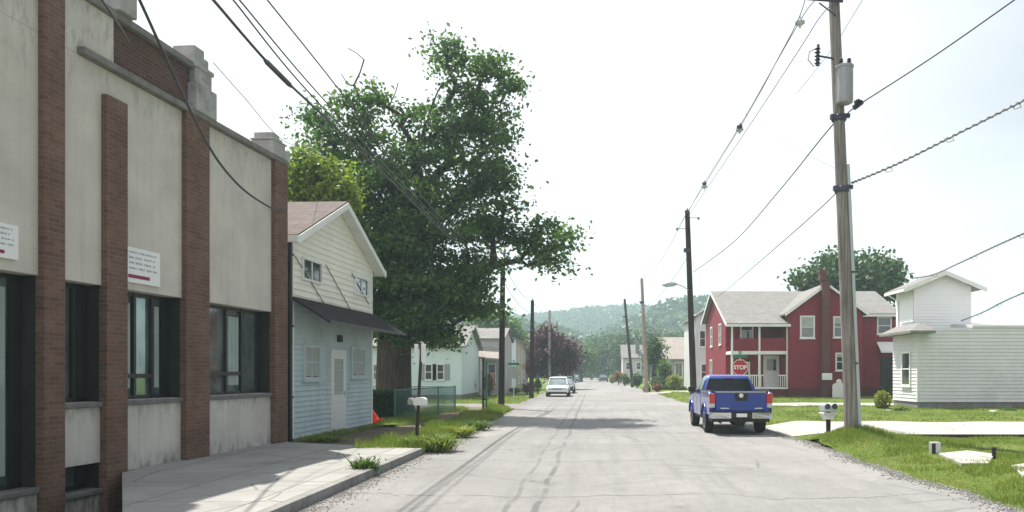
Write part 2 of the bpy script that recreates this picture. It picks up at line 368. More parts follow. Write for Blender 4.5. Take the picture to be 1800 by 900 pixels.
def roadmat():
    g = NG('asphalt'); v = g.obj(); s_ = g.n('SeparateXYZ', i0=v)
    X, Y = s_.outputs['X'], s_.outputs['Y']
    a = g.noise(v, .22, 6, .6); b = g.noise(v, 3.0, 7, .7); f = g.noise(v, 110, 3, .7)
    c = g.mix(g.mr(a, .35, .65), (.215, .21, .205, 1), (.32, .312, .305, 1))
    c = g.mix(g.mr(b, .35, .7, 0, .6), c, (.17, .166, .162, 1))
    c = g.mix(g.mr(f, .4, .62, 0, .6), c, (.12, .117, .113, 1))
    f2 = g.noise(v, 38, 4, .8); c = g.mix(g.mr(f2, .5, .75, 0, .5), c, (.42, .41, .40, 1))
    # wheel tracks, streaked along the road
    sv = g.n('Mapping', i0=v, Scale=(1.6, .09, 1)).outputs[0]
    st = g.noise(sv, 2.0, 6, .6)
    c = g.mix(g.mr(st, .48, .7, 0, .6), c, (.16, .157, .157, 1))
    oil = g.mr(g.noise(g.n('Mapping', i0=v, Scale=(1.1, .5, 1), Location=(3, 9, 0)).outputs[0], 1.3, 7, .7), .56, .72)
    c = g.mix(g.math('MULTIPLY', oil, .5), c, (.12, .115, .11, 1))
    # wandering offsets for the tar seams
    wob = g.math('MULTIPLY', g.math('SUBTRACT', g.noise(g.n('Mapping', i0=v, Scale=(0, .35, 0)).outputs[0], 1., 4, .5), .5), .3)
    wob2 = g.math('MULTIPLY', g.math('SUBTRACT', g.noise(g.n('Mapping', i0=v, Scale=(.45, 0, 0), Location=(7, 3, 0)).outputs[0], 1., 5, .6), .5), 2.4)
    gap = g.noise(v, .9, 4)
    def line(axis, wo, pos, width, dark, th=.45):
        d = g.math('ABSOLUTE', g.math('SUBTRACT', g.math('ADD', axis, wo), pos))
        m = g.mr(d, width * .6, width, 1, 0)
        return g.math('MULTIPLY', g.math('MULTIPLY', m, g.mr(gap, th - .08, th + .05)), dark, clamp=True)
    ms = None
    for pos, wd, dk, th in ((-.78, .06, .5, .44), (-1.18, .05, .42, .47), (2.3, .03, .25, .58)):
        l = line(X, wob, pos, wd, dk, th); ms = l if ms is None else g.math('MAXIMUM', ms, l)
    for pos, wd, dk, th in ((11.9, .035, .6, .42), (14.4, .035, .35, .5), (16.6, .06, .35, .42), (20.3, .07, .3, .45), (24.5, .1, .3, .4), (39, .25, .4, .4), (52, .3, .35, .3), (63., .35, .3, .3)):
        l = line(Y, wob2, pos, wd, dk, th); ms = g.math('MAXIMUM', ms, l)
    dv = g.mix(.25, v, g.n('TexNoise', i0=v, Scale=.9, Detail=7.).outputs[1])
    vo = g.n('TexVoronoi', _feature='DISTANCE_TO_EDGE', Vector=dv, Scale=.32).outputs[0]
    cr = g.math('MULTIPLY', g.mr(vo, .0, .009, .65, 0), g.mr(g.noise(v, .35, 3), .48, .62), clamp=True)
    ms = g.math('MAXIMUM', ms, cr)
    c = g.mix(ms, c, (.05, .05, .052, 1))
    # pale worn patches and darker repair patches
    pv = g.n('TexVoronoi', _feature='F1', Vector=g.n('Mapping', i0=dv, Scale=(.35, .14, 1)).outputs[0], Scale=1.).outputs['Color']
    pf = g.n('SeparateXYZ', i0=pv).outputs[0]
    c = g.mix(g.mr(pf, .74, .78, 0, .25), c, (.2, .198, .195, 1))
    c = g.mix(g.mr(pf, .2, .12, 0, .14), c, (.42, .40, .37, 1))
    # gravelly dirt gathering at the left edge
    e = g.math('ADD', X, g.math('MULTIPLY', g.noise(v, 1.1, 6, .7), 1.6))
    c = g.mix(g.mr(e, -2.75, -3.1, 0, .55), c, (.15, .14, .13, 1))
    return g.out(g.bsdf(c, .93, .2, 0, g.bump(g.math('SUBTRACT', f, g.math('MULTIPLY', ms, .6)), .4, .012)))
M['asphalt'] = roadmat()

# ---------------------------------------------------------------- ground, road, pavements
rng = np.random.default_rng(7)
def struct(o): o['kind'] = 'structure'; return o
# ground sheet with a sunken light-well along the bank (X -9..-4.4, Y -4..13.55)
g_ = MB(); x0, x1, y0, y1 = -9.0, -4.9, -4.0, 14.1; B = 1500
def q(a, b, c, d, z=0.0): g_.add([(a, c, z), (b, c, z), (b, d, z), (a, d, z)], [(0, 1, 2, 3)])
q(-B, x0, -60, B); q(x1, B, -60, B); q(x0, x1, -60, y0); q(x0, x1, y1, B); q(x0, x1, y0, y1, -.7)
g_.add([(x0, y0, 0), (x1, y0, 0), (x1, y1, 0), (x0, y1, 0), (x0, y0, -.7), (x1, y0, -.7), (x1, y1, -.7), (x0, y1, -.7)],
       [(0, 1, 5, 4), (1, 2, 6, 5), (2, 3, 7, 6), (3, 0, 4, 7)])
struct(g_.build('ground', M['grass']))
rd = MB()
ys = np.arange(-20, 330, 1.5)
def edge(y, s): return .05 * math.sin(y * .9 + s) + .04 * math.sin(y * 2.3 + 2 * s)
vv, ff = [], []
for i, y in enumerate(ys):
    vv += [(-4.6, y, .008), (5.95 - .008 * max(0, y - 40) + edge(y, 1), y, .008)]
    if i: ff.append((2 * i - 2, 2 * i - 1, 2 * i + 1, 2 * i))
rd.add(vv, ff); struct(rd.build('road', M['asphalt']))
ss = MB(); ss.add([(-60, 41.8, .012), (-4.5, 41.4, .012), (-3.4, 39.8, .012), (-3.4, 48.5, .012), (-4.5, 47, .012), (-60, 46.4, .012)], [(0, 1, 2, 3, 4, 5)])
struct(ss.build('side_street', M['asphalt']))

# right lawn height
def hr(X, Y):
    t = np.clip((X - 5.55) / 1.6, 0, 1); t = t * t * (3 - 2 * t)
    base = .16 * t + .035 * np.sin(X * 1.7 + Y * .6) * t * .4 + .02 * np.sin(Y * 1.3 - X * .4) * t
    mound = .33 * np.exp(-(((X - 6.6) / .95) ** 2 + ((Y - 20.2) / .95) ** 2))
    return base + mound + .012
def redge(Y): return 5.62 - .008 * np.maximum(0, Y - 40) + .10 * np.sin(Y * .7) + .07 * np.sin(Y * 2.1 + 1) + .04 * np.sin(Y * 5.3)
def lawn():
    Ys = np.concatenate([np.arange(3, 30, .25), np.arange(30, 130, 1.0)]); U = np.concatenate([np.arange(0, 4, .2), np.arange(4, 14, .6), np.arange(14, 70, 4)])
    V = []
    for Y in Ys:
        Xs = redge(Y) + U
        V.append(np.stack([Xs, np.full_like(Xs, Y), hr(Xs, Y)], 1))
    V = np.concatenate(V); n = len(U)
    I, J = np.meshgrid(np.arange(len(Ys) - 1), np.arange(n - 1), indexing='ij'); a = (I * n + J).ravel()
    o = npmesh('lawn', V, np.stack([a, a + 1, a + 1 + n, a + n], 1), M['grass']); struct(o)
lawn()
def drape(name, y0f, y1f, xs, m, lift=.014, ny=14, hf=hr):
    V = []
    for X in xs:
        Y = np.linspace(y0f(X), y1f(X), ny); V.append(np.stack([np.full_like(Y, X), Y, hf(np.full_like(Y, X), Y) + lift], 1))
    V = np.concatenate(V); I, J = np.meshgrid(np.arange(len(xs) - 1), np.arange(ny - 1), indexing='ij'); a = (I * ny + J).ravel()
    return struct(npmesh(name, V, np.stack([a, a + ny, a + ny + 1, a + 1], 1), m))
def dr0(X): return 20.95 + 1.9 * max(0, min(1, (8.6 - X) / 2.4)) ** 1.3 + .05 * math.sin(X * 3)
drape('driveway', dr0, lambda X: 27.2 + .05 * math.sin(X * 2), list(np.arange(5.55, 14, .2)) + list(np.arange(14, 60, 2)), M['driveway'])
drape('garden_path', lambda X: 40.5, lambda X: 43.5, list(np.arange(6.8, 45, 1.2)), M['driveway'])
drape('far_pavement', lambda X: 69.0, lambda X: 73.5, list(np.arange(4.9, 16, .8)), M['driveway'])
def slab(pts):
    mb = MB(); q_ = []
    for px, py in pts:
        Y = (H - .17) * F / (py - VY); X = X_(px, Y); q_.append((X, Y, float(hr(np.float64(X), np.float64(Y))) + .02))
    zt = max(p[2] for p in q_); mb.prism([(p[0], p[1], zt - .08) for p in q_], (0, 0, .08))
    struct(mb.build('path_slab', M['driveway']))
slab([(1650, 799), (1700, 794), (1748, 800), (1738, 817), (1690, 817)])
slab([(1775, 822), (1812, 817), (1850, 826), (1840, 850), (1800, 842)])

# left pavement, kerb, dirt path, verge
sw = MB(); sw.prism([(-4.17, 6, -.1), (-4.02, 17.9, -.1), (-7.72, 19.62, -.1), (-8.6, 14.3, -.1), (-8.135, 13.71, -.1), (-5.76, 9.72, -.1), (-4.4, 7.4, -.1), (-4.4, 6, -.1)], (0, 0, .25))
struct(sw.build('pavement', M['concrete'], bevel=.01))
kb = MB()
for i in range(5):
    a, b = 6 + i * 2.4, 6 + (i + 1) * 2.4 - .012
    if i == 4: b = 17.93
    xa, xb = -4.165 + .0126 * (a - 6), -4.165 + .0126 * (b - 6)
    kb.prism([(xa, a, -.05), (xa + .15, a, -.05), (xb + .15, b, -.05), (xb, b, -.05)], (0, 0, .203))
struct(kb.build('kerb', M['curb'], bevel=.012))
def hl(X, Y):
    return .10 + .03 * np.sin(X * 2.1 + Y * .8) + .02 * np.sin(Y * 2.3) - .07 * np.clip((X + 4.6) / .6, 0, 1)
pt = MB(); pt.prism([(-9.5, 19.4, -.02), (-7.6, 19.4, -.02), (-4.06, 17.8, -.02), (-4.06, 40, -.02), (-5.2, 41.4, -.02), (-9.5, 41.6, -.02)], (0, 0, .085))
struct(pt.build('dirt_path', M['earth']))
def strip(name, xa, xb, ya, yb, hf, m, n=9):
    Ys = np.arange(ya, yb, .3); V = []
    for Y in Ys:
        X = np.linspace(xa(Y), xb(Y), n); z = hf(X, Y); z = z.copy(); z[0] = 0.0; z[-1] = .0
        V.append(np.stack([X, np.full_like(X, Y), z], 1))
    V = np.concatenate(V); I, J = np.meshgrid(np.arange(len(Ys) - 1), np.arange(n - 1), indexing='ij'); a = (I * n + J).ravel()
    return struct(npmesh(name, V, np.stack([a, a + 1, a + 1 + n, a + n], 1), m))
def va(Y): return -5.15 + .25 * math.sin(Y * .9) + .12 * math.sin(Y * 2.7)
def vb(Y): return -3.98 + .10 * math.sin(Y * .8 + 1) + .06 * math.sin(Y * 2.9) - max(0, Y - 37) ** 1.5 * .1
strip('verge', va, vb, 17.95, 41, lambda X, Y: hl(X, Y) + .03, M['grass'])
strip('fence_verge', lambda Y: -7.9 + .02 * Y, lambda Y: -6.3 + .25 * math.sin(Y * .7), 26, 41, lambda X, Y: hl(X, Y) + .03, M['grass'])

# ---------------------------------------------------------------- grass blades (countless: one object per area)
def blades(name, X, Y, Z, hgt, wid, m, seed=1):
    r = np.random.default_rng(seed); n = len(X)
    th = r.uniform(0, 2 * np.pi, n); ln = r.uniform(.15, .6, n) * hgt; ph = r.uniform(0, 2 * np.pi, n)
    hh = hgt * r.uniform(.5, 1.2, n); wx, wy = np.cos(th) * wid / 2, np.sin(th) * wid / 2
    b = np.stack([X, Y, Z - .01], 1)
    a1 = b + np.stack([wx, wy, 0 * wx], 1); a2 = b - np.stack([wx, wy, 0 * wx], 1)
    t = b + np.stack([np.cos(ph) * ln, np.sin(ph) * ln, hh], 1)
    V = np.stack([a1, a2, t], 1).reshape(-1, 3); Fq = np.arange(3 * n).reshape(-1, 3)
    o = npmesh(name, V, Fq, m); props(o, kind='stuff'); return o
r = np.random.default_rng(3)
def scatter_right():
    Xs, Ys, Hs = [], [], []
    for (ya, yb, xa, xb, dens, hh) in ((8.5, 14, 5.4, 12, 900, .06), (14, 21.2, 5.4, 13, 620, .065), (27.2, 40.5, 5.6, 26, 90, .075), (21, 27.5, 5.4, 8.4, 300, .06), (43.5, 69, 5.4, 14, 45, .09)):
        n = int((yb - ya) * (xb - xa) * dens); X = r.uniform(xa, xb, n); Y = r.uniform(ya, yb, n)
        px = VX + X / Y * F; ok = (px < 1840) & (X > redge(Y) + r.normal(0, .05, n))
        if ya == 21:
            ok &= np.array([y < dr0(x) - .02 for x, y in zip(X, Y)])
        if ya < 21:
            s1 = ((X - 7.35) / .62) ** 2 + ((Y - 15.9) / .95) ** 2 < 1; s2 = (X > 7.35) & (abs(Y - 13.5) < .9) & (X < 8.6); ok &= ~s1 & ~s2
            ok &= (Y < 20.9) | (X < 7.6)
        X, Y = X[ok], Y[ok]; Xs.append(X); Ys.append(Y)
        cl = .6 + .9 * (np.sin(X * 2.3 + np.sin(Y * 1.7) * 2) * np.sin(Y * 1.9 + X) > .2)
        Hs.append(hh * cl)
    X, Y, Hh = map(np.concatenate, (Xs, Ys, Hs))
    kp = (np.sin(X * 1.1 + 1.3 * np.sin(Y * .8)) * np.sin(Y * .9 - .5 * X) < .62) | (r.random(len(X)) < .25); X, Y, Hh = X[kp], Y[kp], Hh[kp]
    o = blades('grass', X, Y, hr(X, Y), Hh, .012 + .0006 * Y, M['grassblade'], 5)
    o['label'] = 'short bright green grass on the verge and lawn beside the red house street side'; o['category'] = 'grass'
    # taller tuft on the pole mound and along the road edge
    n = 5200; X = r.normal(6.55, .8, n); Y = r.normal(20.1, .7, n); ok = (X > redge(Y)) & (Y < 21.6); X, Y = X[ok], Y[ok]
    o = blades('grass', X, Y, hr(X, Y), .13, .016, M['grassblade'], 6); o['label'] = 'longer grass tufts on the mound round the big wooden pole'; o['category'] = 'grass'
scatter_right()
def scatter_left():
    n = 42000; Y = r.uniform(17.9, 40, n); X = r.uniform(-5.5, -3.7, n)
    A = np.array([va(y) for y in Y]); Bb = np.array([vb(y) for y in Y]); ok = (X > A - .05) & (X < Bb + .05)
    bare = (np.sin(Y * 1.1 + 2) * np.sin(X * 3) > .8); ok &= ~bare
    X, Y = X[ok], Y[ok]; hh = np.where(Y < 20.5, .22, .16) * (1 + .6 * np.sin(Y * 1.9) * np.sin(X * 3 + Y))
    hh = np.clip(hh, .07, .5)
    o = blades('grass', X, Y, hl(X, Y) + .03, hh, .022, M['grassblade'], 8); o['label'] = 'tall weedy grass along the road edge by the leaning sign post'; o['category'] = 'grass'
    n = 16000; Y = r.uniform(20, 40.5, n); X = r.uniform(-7.9, -5.9, n)
    ok = (X < -6.2 + .35 * np.sin(Y * .9)) & ((Y > 26.8) | (np.abs(X + 7.4 - .05 * (Y - 20) + .0) < .16))
    X, Y = X[ok], Y[ok]
    o = blades('grass', X, Y, hl(X, Y) + .02, .14, .022, M['grassblade'], 9); o['label'] = 'grass growing under the teal chain link fence and at the shop foot'; o['category'] = 'grass'
    n = 5000; Y = r.uniform(47, 62, n); X = r.uniform(-16, -4.4, n)
    o = blades('grass', X, Y, 0 * X + .0, .12, .05, M['grassblade'], 10); o['label'] = 'sunny lawn in front of the far left houses'; o['category'] = 'grass'
scatter_left()

def gravel(name, X, Y, Z, smin, smax, seed, label):
    rr = np.random.default_rng(seed); n = len(X); sz = rr.uniform(smin, smax, (n, 1)) * rr.uniform(.6, 1.3, (n, 3)); sz[:, 2] *= .6
    D = np.array([[1, 0, 0], [0, 1, 0], [-1, 0, 0], [0, -1, 0], [0, 0, 1], [0, 0, -1]], float); th = rr.uniform(0, 6.28, n)
    P0 = D[None] * sz[:, None, :]; c_, s_ = np.cos(th)[:, None], np.sin(th)[:, None]
    V = np.stack([P0[..., 0] * c_ - P0[..., 1] * s_, P0[..., 0] * s_ + P0[..., 1] * c_, P0[..., 2]], -1) + np.stack([X, Y, Z], 1)[:, None, :]
    Fq = np.array([[0, 1, 4], [1, 2, 4], [2, 3, 4], [3, 0, 4], [1, 0, 5], [2, 1, 5], [3, 2, 5], [0, 3, 5]]); Fq = (np.arange(n)[:, None, None] * 6 + Fq[None]).reshape(-1, 3)
    o = npmesh(name, V.reshape(-1, 3), Fq, M['gravelm']); props(o, label, 'gravel', None, 'stuff')
def gm():
    g = NG('gravelm'); c = g.mix(g.n('NewGeometry').outputs['Random Per Island'], (.15, .145, .135, 1), (.31, .30, .28, 1)); return g.out(g.bsdf(c, .9, .2))
M['gravelm'] = gm(); rg = np.random.default_rng(5)
n = 5000; Y = rg.uniform(8.5, 30, n); X = -4.0 + np.abs(rg.normal(0, .22, n)) + .12 * (Y > 18); gravel('gravel', X, Y, 0 * X + .012, .006, .02, 1, 'loose grit and gravel gathered along the left kerb')
n = 9000; Y = rg.uniform(8.5, 34, n); X = redge(Y) - .02 - np.abs(rg.normal(0, .2, n)) + .12; gravel('gravel', X, Y, 0 * X + .016, .006, .02, 2, 'loose grit and gravel along the right road edge')
# ---------------------------------------------------------------- vegetation
def leaf_quads(C, size, rr, asp=.62):
    n = len(C); nv = rr.normal(size=(n, 3)); nv[:, 2] = np.abs(nv[:, 2]) + .25; nv /= np.linalg.norm(nv, axis=1)[:, None]
    t = rr.normal(size=(n, 3)); t -= (t * nv).sum(1)[:, None] * nv; t /= np.linalg.norm(t, axis=1)[:, None]
    b = np.cross(nv, t); s = size * rr.uniform(.6, 1.3, n)[:, None]
    V = np.stack([C + t * s * .5, C + b * s * asp * .5 + nv * s * .08, C - t * s * .5, C - b * s * asp * .5 + nv * s * .08], 1).reshape(-1, 3)
    return V, np.arange(4 * n).reshape(-1, 4)
def in_ell(n, c, rad, rr, shell=2.0):
    d = rr.normal(size=(n, 3)); d /= np.linalg.norm(d, axis=1)[:, None]
    return np.array(c) + d * (rr.uniform(0, 1, n) ** (1 / shell))[:, None] * np.array(rad)
def make_tree(name, label, cat, base, trunk_r, fork_h, blobs, leaf, per, crad, lm, seed=1, group=None, bare=(), bark=None, rtip=.014, flat=.7):
    """blobs: (cx,cy,cz,rx,ry,rz,n clusters) in world metres"""
    rr = np.random.default_rng(seed); base = Vector(base)
    t = thing(name, label, cat, base, 0, group)
    nodes = [base.copy()]; par = [-1]; lean = Vector((rr.normal(0, .05), rr.normal(0, .05), 0))
    cs = np.concatenate([in_ell(b[6], b[:3], b[3:6], rr) for b in blobs]); cen = cs.mean(0)
    prev = 0
    for i in range(1, 5):
        nodes.append(base + Vector((0, 0, fork_h * i / 4)) + lean * i * i * .1); par.append(prev); prev = len(nodes) - 1
    top = cs[:, 2].max() - base.z
    for i in range(1, 6):
        f = i / 6; z = fork_h + (top * .8 - fork_h) * f
        nodes.append(Vector((base.x + (cen[0] - base.x) * f + rr.normal(0, .2), base.y + (cen[1] - base.y) * f + rr.normal(0, .2), base.z + z))); par.append(prev); prev = len(nodes) - 1
    ftop = np.array(nodes[4]); tips = []
    allc = [(c, True) for c in cs] + [(np.array(b_), False) for b_ in bare]
    allc.sort(key=lambda e: np.linalg.norm(e[0] - ftop))
    N = np.array([list(n_) for n_ in nodes]); D = [np.linalg.norm(np.array(n_) - ftop) for n_ in nodes]
    for c, lv in allc:
        d = np.linalg.norm(N[4:] - c, axis=1) * (1 + .25 * (N[4:, 2] > c[2])) + .28 * np.array(D[4:])
        k = int(np.argmin(d)) + 4; p = N[k]; L_ = np.linalg.norm(c - p); m = 2 if L_ < 1.5 else 4; pk = k; acc = D[k]
        for j in range(1, m + 1):
            f = j / m; q_ = p + (c - p) * f; 
            if j < m: q_ = q_ + rr.normal(0, .06 * L_, 3) + np.array([0, 0, .08 * L_ * math.sin(math.pi * f)])
            nodes.append(Vector(q_)); par.append(pk); acc += L_ / m; D.append(acc); pk = len(nodes) - 1
        N = np.array([list(n_) for n_ in nodes]) if len(nodes) % 1 == 0 else N
        tips.append(pk)
    cnt = [0] * len(nodes)
    for ti in tips: cnt[ti] += 1
    for i in range(len(nodes) - 1, 0, -1): cnt[par[i]] += cnt[i]
    tot = max(cnt[0], 1); ex = math.log(trunk_r / rtip) / math.log(tot)
    rad = [rtip * max(1, c_) ** ex for c_ in cnt]
    mb = MB()
    for i in range(1, len(nodes)):
        if cnt[i] == 0: continue
        ra, rb = min(rad[par[i]], rad[i] * 1.35), rad[i]
        if i <= 4: ra, rb = trunk_r * (1.28 if i == 1 else 1.0 - .02 * i), trunk_r * (1.0 - .02 * (i + 1))
        n = 12 if i <= 9 else (6 if rb > .05 else 4)
        mb.tube([nodes[par[i]] - (Vector((0, 0, .3)) if i == 1 else Vector()), nodes[i]], [ra, rb], n, caps=False)
    mb.build('trunk', bark or M['bark'], t, smooth=True)
    if per:
        C = np.repeat(cs, per, axis=0); C = C + rr.normal(size=C.shape) * crad * np.repeat(rr.uniform(.55, 1.25, len(cs)), per)[:, None] * np.array([1, 1, flat]) * .7
        V, Fq = leaf_quads(C, leaf, rr); npmesh('crown', V, Fq, lm, t)
    return t
def pb(px, py, Y, rx, ry, n, rz=None, dY=0):   # blob from pixels
    c = P(px, py, Y); k = Y / F
    return (c.x, Y + dY, c.z, rx * k, (rz if rz is not None else (rx + ry) / 2) * k, ry * k, n)

# the big maple
TY = 34.0
bl = [pb(790, 105, TY, 34, 34, 7, 40), pb(850, 108, TY, 40, 20, 5, 40), pb(825, 165, TY, 78, 44, 15, 50), pb(885, 190, TY, 32, 66, 9, 50), pb(780, 235, TY, 95, 55, 24, 70), pb(640, 245, TY, 66, 56, 13, 60), pb(655, 175, TY, 28, 36, 4, 40), pb(560, 215, TY, 30, 26, 4, 30), pb(600, 190, TY, 40, 30, 4, 40), pb(715, 195, TY, 42, 30, 5, 50),
      pb(700, 320, TY, 145, 75, 66, 100), pb(860, 290, TY, 58, 85, 25, 70), pb(605, 320, TY, 72, 62, 26, 80), pb(760, 420, TY, 130, 80, 78, 100), pb(890, 390, TY, 62, 40, 13, 50), pb(945, 400, TY, 52, 36, 9, 45),
      pb(965, 450, TY, 42, 30, 8, 40), pb(988, 425, TY, 22, 22, 3, 30), pb(690, 480, TY, 75, 90, 58, 85), pb(770, 520, TY, 85, 50, 50, 80), pb(720, 568, TY, 85, 38, 34, 75), pb(790, 598, TY, 46, 22, 9, 40),
      pb(835, 480, TY, 58, 40, 18, 60), pb(650, 545, TY, 40, 55, 20, 70), pb(570, 255, TY, 60, 40, 6, 50), pb(640, 420, TY, 60, 60, 28, 80), pb(850, 552, TY, 30, 18, 6, 40)]
bare = [P(612, 85, TY), P(600, 130, TY), P(585, 165, TY), P(556, 205, TY), P(530, 235, TY + 1), P(545, 195, TY), P(640, 105, TY), P(700, 145, TY), P(630, 170, TY), P(606, 180, TY), P(618, 215, TY),
        P(800, 68, TY), P(770, 85, TY), P(870, 85, TY), P(905, 290, TY), P(575, 160, TY - 1), P(1002, 440, TY), P(520, 262, TY), P(570, 225, TY), P(535, 215, TY + .5), P(622, 150, TY),
        P(615, 150, TY), P(560, 235, TY), P(548, 222, TY), P(566, 190, TY), P(738, 290, TY - 1.2), P(740, 255, TY - 1.2), P(748, 215, TY - 1.1), P(762, 180, TY - 1), P(778, 145, TY - .8), P(790, 115, TY - .5), P(800, 235, TY - 1), P(645, 260, TY - .8), P(636, 225, TY - .8), P(625, 190, TY - .5)]
make_tree('maple_tree', 'huge dark green maple towering behind the small cream and blue shop', 'tree', P(692, 722, TY), .78, 3.0, bl, .215, 112, .66, M['leaf'], 11, bare=[tuple(b_) for b_ in bare], rtip=.022, flat=.42)
YY = 29.0
make_tree('yellowish_tree', 'yellow green tree showing between the brick corner and the maple', 'tree', (X_(545, YY) - .6, YY, 0), .2, 2.6,
          [pb(560, 320, YY, 55, 55, 55, 40), pb(520, 340, YY, 50, 50, 40, 40), pb(600, 340, YY, 25, 35, 22, 30), pb(540, 290, YY, 30, 25, 12, 20)], .18, 60, .45, M['leafy'], 12)
YY = 66.
make_tree('round_tree', 'round dark crown tree rising behind the red house roof', 'tree', (X_(1492, 76), 76, 0), .45, 3.5,
          [pb(1492, 495, 76, 92, 48, 150, 80), pb(1440, 500, 76, 45, 35, 30, 40), pb(1545, 500, 76, 45, 38, 40, 40), pb(1492, 540, 76, 80, 45, 50, 60)], .5, 60, 1.0, M['leafdark'], 13, rtip=.02)
YY = 88.
make_tree('purple_tree', 'round purple leaved plum tree beside the white car', 'tree', (X_(975, YY), YY, 0), .3, 1.6,
          [pb(975, 625, YY, 42, 42, 110, 42), pb(965, 600, YY, 30, 26, 30), pb(945, 635, YY, 20, 28, 24), pb(1000, 630, YY, 18, 25, 26)], .38, 55, .7, M['leafpurple'], 14)
YY = 110.
make_tree('bushy_tree', 'light green broad tree behind the white houses on the left', 'tree', (X_(872, YY), YY, 0), .4, 2.5,
          [pb(870, 580, YY, 42, 40, 80), pb(900, 585, YY, 22, 30, 20), pb(845, 570, YY, 22, 25, 20), pb(872, 620, YY, 42, 30, 30)], .5, 50, 1.0, M['leafmid'], 15)

def bush(name, label, cat, c, rad, n, leaf, lm, seed, group=None, shell=3.):
    rr = np.random.default_rng(seed); c = np.array(c, float); rad = np.array(rad, float)
    t = thing(name, label, cat, (c[0], c[1], max(0, c[2] - rad[2])), 0, group)
    lob = in_ell(9, c, rad * .55, rr, 1.5); C = np.concatenate([in_ell(n // 12, l_, rad * rr.uniform(.35, .6), rr, shell) for l_ in lob] + [in_ell(n // 4, c, rad * .85, rr, shell)])
    C[:, 2] = np.maximum(C[:, 2], .03)
    V, Fq = leaf_quads(C, leaf, rr); npmesh('foliage', V, Fq, lm, t)
    mb = MB(); b0 = Vector((c[0], c[1], -.02))
    for l_ in lob: mb.tube([b0 + Vector((rr.normal(0, .04), rr.normal(0, .04), 0)), b0.lerp(Vector(l_), .5) + Vector((0, 0, .05)), Vector(l_)], [.03, .02, .008], 4)
    mb.build('stem', M['bark'], t); return t
def pbush(name, label, cat, px, py, Y, rx, ry, n, leaf, lm, seed, ground=True, group=None):
    k = Y / F; cz = Z_(py, Y); top = cz + ry * k
    if cz - ry * k > 0: cz, ry = top / 2, top / 2 / k
    return bush(name, label, cat, (X_(px, Y), Y, cz), (rx * k, rx * k, ry * k), n, leaf, lm, seed, group)

# ---------------------------------------------------------------- building parts
Z3 = Vector((0, 0, 1))
def clap(mb, o, u, n, wf, z0, z1, step=.13, lap=.018, m=0):
    """lap siding on a wall: wf(z) -> (a,b) extents along u"""
    o, u, n = Vector(o), Vector(u), Vector(n); z = z0
    while z < z1 - 1e-4:
        zt = min(z + step, z1)
        a0, b0 = wf(z); a1, b1 = wf(zt)
        if b0 - a0 < .02: break
        p = [o + u * a0 + Z3 * z + n * lap, o + u * b0 + Z3 * z + n * lap, o + u * b1 + Z3 * zt + n * .002, o + u * a1 + Z3 * zt + n * .002]
        k = [o + u * a0 + Z3 * z, o + u * b0 + Z3 * z]
        mb.add(p + k, [(0, 1, 2, 3), (4, 5, 1, 0)], m); z = zt
def wbox(mb, o, u, n, a0, a1, z0, z1, d0, d1, m=0):
    """box on a wall frame: a along u, d along the outward normal"""
    o, u, n = Vector(o), Vector(u), Vector(n)
    mb.obox(o + u * a0 + n * d0 + Z3 * z0, u * (a1 - a0), n * (d1 - d0), Z3 * (z1 - z0), m)
def window(parent, o, u, n, a0, a1, z0, z1, fr=.07, world=True, fm='whitetrim', pm='winglass', bars='h', name='window', label=None, sill=True, blind=0., d=.02, shut=None):
    mb = MB(); D0, D1 = d - .06, d + .05
    wbox(mb, o, u, n, a0, a0 + fr, z0, z1, D0, D1); wbox(mb, o, u, n, a1 - fr, a1, z0, z1, D0, D1)
    wbox(mb, o, u, n, a0 + fr, a1 - fr, z1 - fr, z1, D0, D1); wbox(mb, o, u, n, a0 + fr, a1 - fr, z0, z0 + fr, D0, D1)
    if 'h' in bars: zm = (z0 + z1) / 2; wbox(mb, o, u, n, a0 + fr, a1 - fr, zm - .025, zm + .025, D0, D1 - .02)
    if 'v' in bars: am = (a0 + a1) / 2; wbox(mb, o, u, n, am - .02, am + .02, z0 + fr, z1 - fr, D0, D1 - .025)
    if sill: wbox(mb, o, u, n, a0 - .05, a1 + .05, z0 - .05, z0 - .002, D0, D1 + .04)
    f = mb.build(name, M[fm], parent, world, label=label)
    p = MB(); wbox(p, o, u, n, a0 + fr * .9, a1 - fr * .9, z0 + fr * .9, z1 - fr * .9, d - .05, d + .004); p.build('pane', M[pm], f, world)
    if blind:
        b = MB(); zb = z1 - fr - (z1 - z0 - 2 * fr) * blind
        wbox(b, o, u, n, a0 + fr, a1 - fr, zb, z1 - fr, d + .005, d + .012); b.build('blind', M['blind'], f, world)
    if shut:
        for (s0, s1) in ((a0 - .38, a0 - .03), (a1 + .03, a1 + .38)):
            b = MB(); wbox(b, o, u, n, s0, s1, z0, z1, .02, .06); b.build('shutter', M[shut], f, world, bevel=.01)
    return f

# ---------------------------------------------------------------- brick and stucco bank
BO = Vector((-8.16, 13.6, 0)); BA = math.atan(.082)
bank = thing('commercial_building', 'long two storey stucco building with brick pilasters along the pavement', 'building', BO, -BA)
ex = Vector((math.cos(BA), -math.sin(BA), 0)); ey = Vector((math.sin(BA), math.cos(BA), 0))
def frame_s(O, ex, ey, px, out=0.):
    k = (px - VX) / F; return (k * (O.y + out * ex.y) - O.x - out * ex.x) / (ey.x - k * ey.y)
def frame_z(O, ex, ey, py, s, out=0.): return Z_(py, O.y + out * ex.y + s * ey.y)
def bs(px, out=0.): return frame_s(BO, ex, ey, px, out)
SL, SR = -6.0, bs(506, .1)
ZT, ZH, ZS = 6.93, 3.30, 1.37
pil = [(bs(78, .1), bs(115, .1), -.65, 8.6), (bs(188, .1), bs(225, .1), -.65, 6.48), (bs(328, .1), bs(369, .1), -.1, ZT), (bs(484, .1), SR, -.1, ZT)]
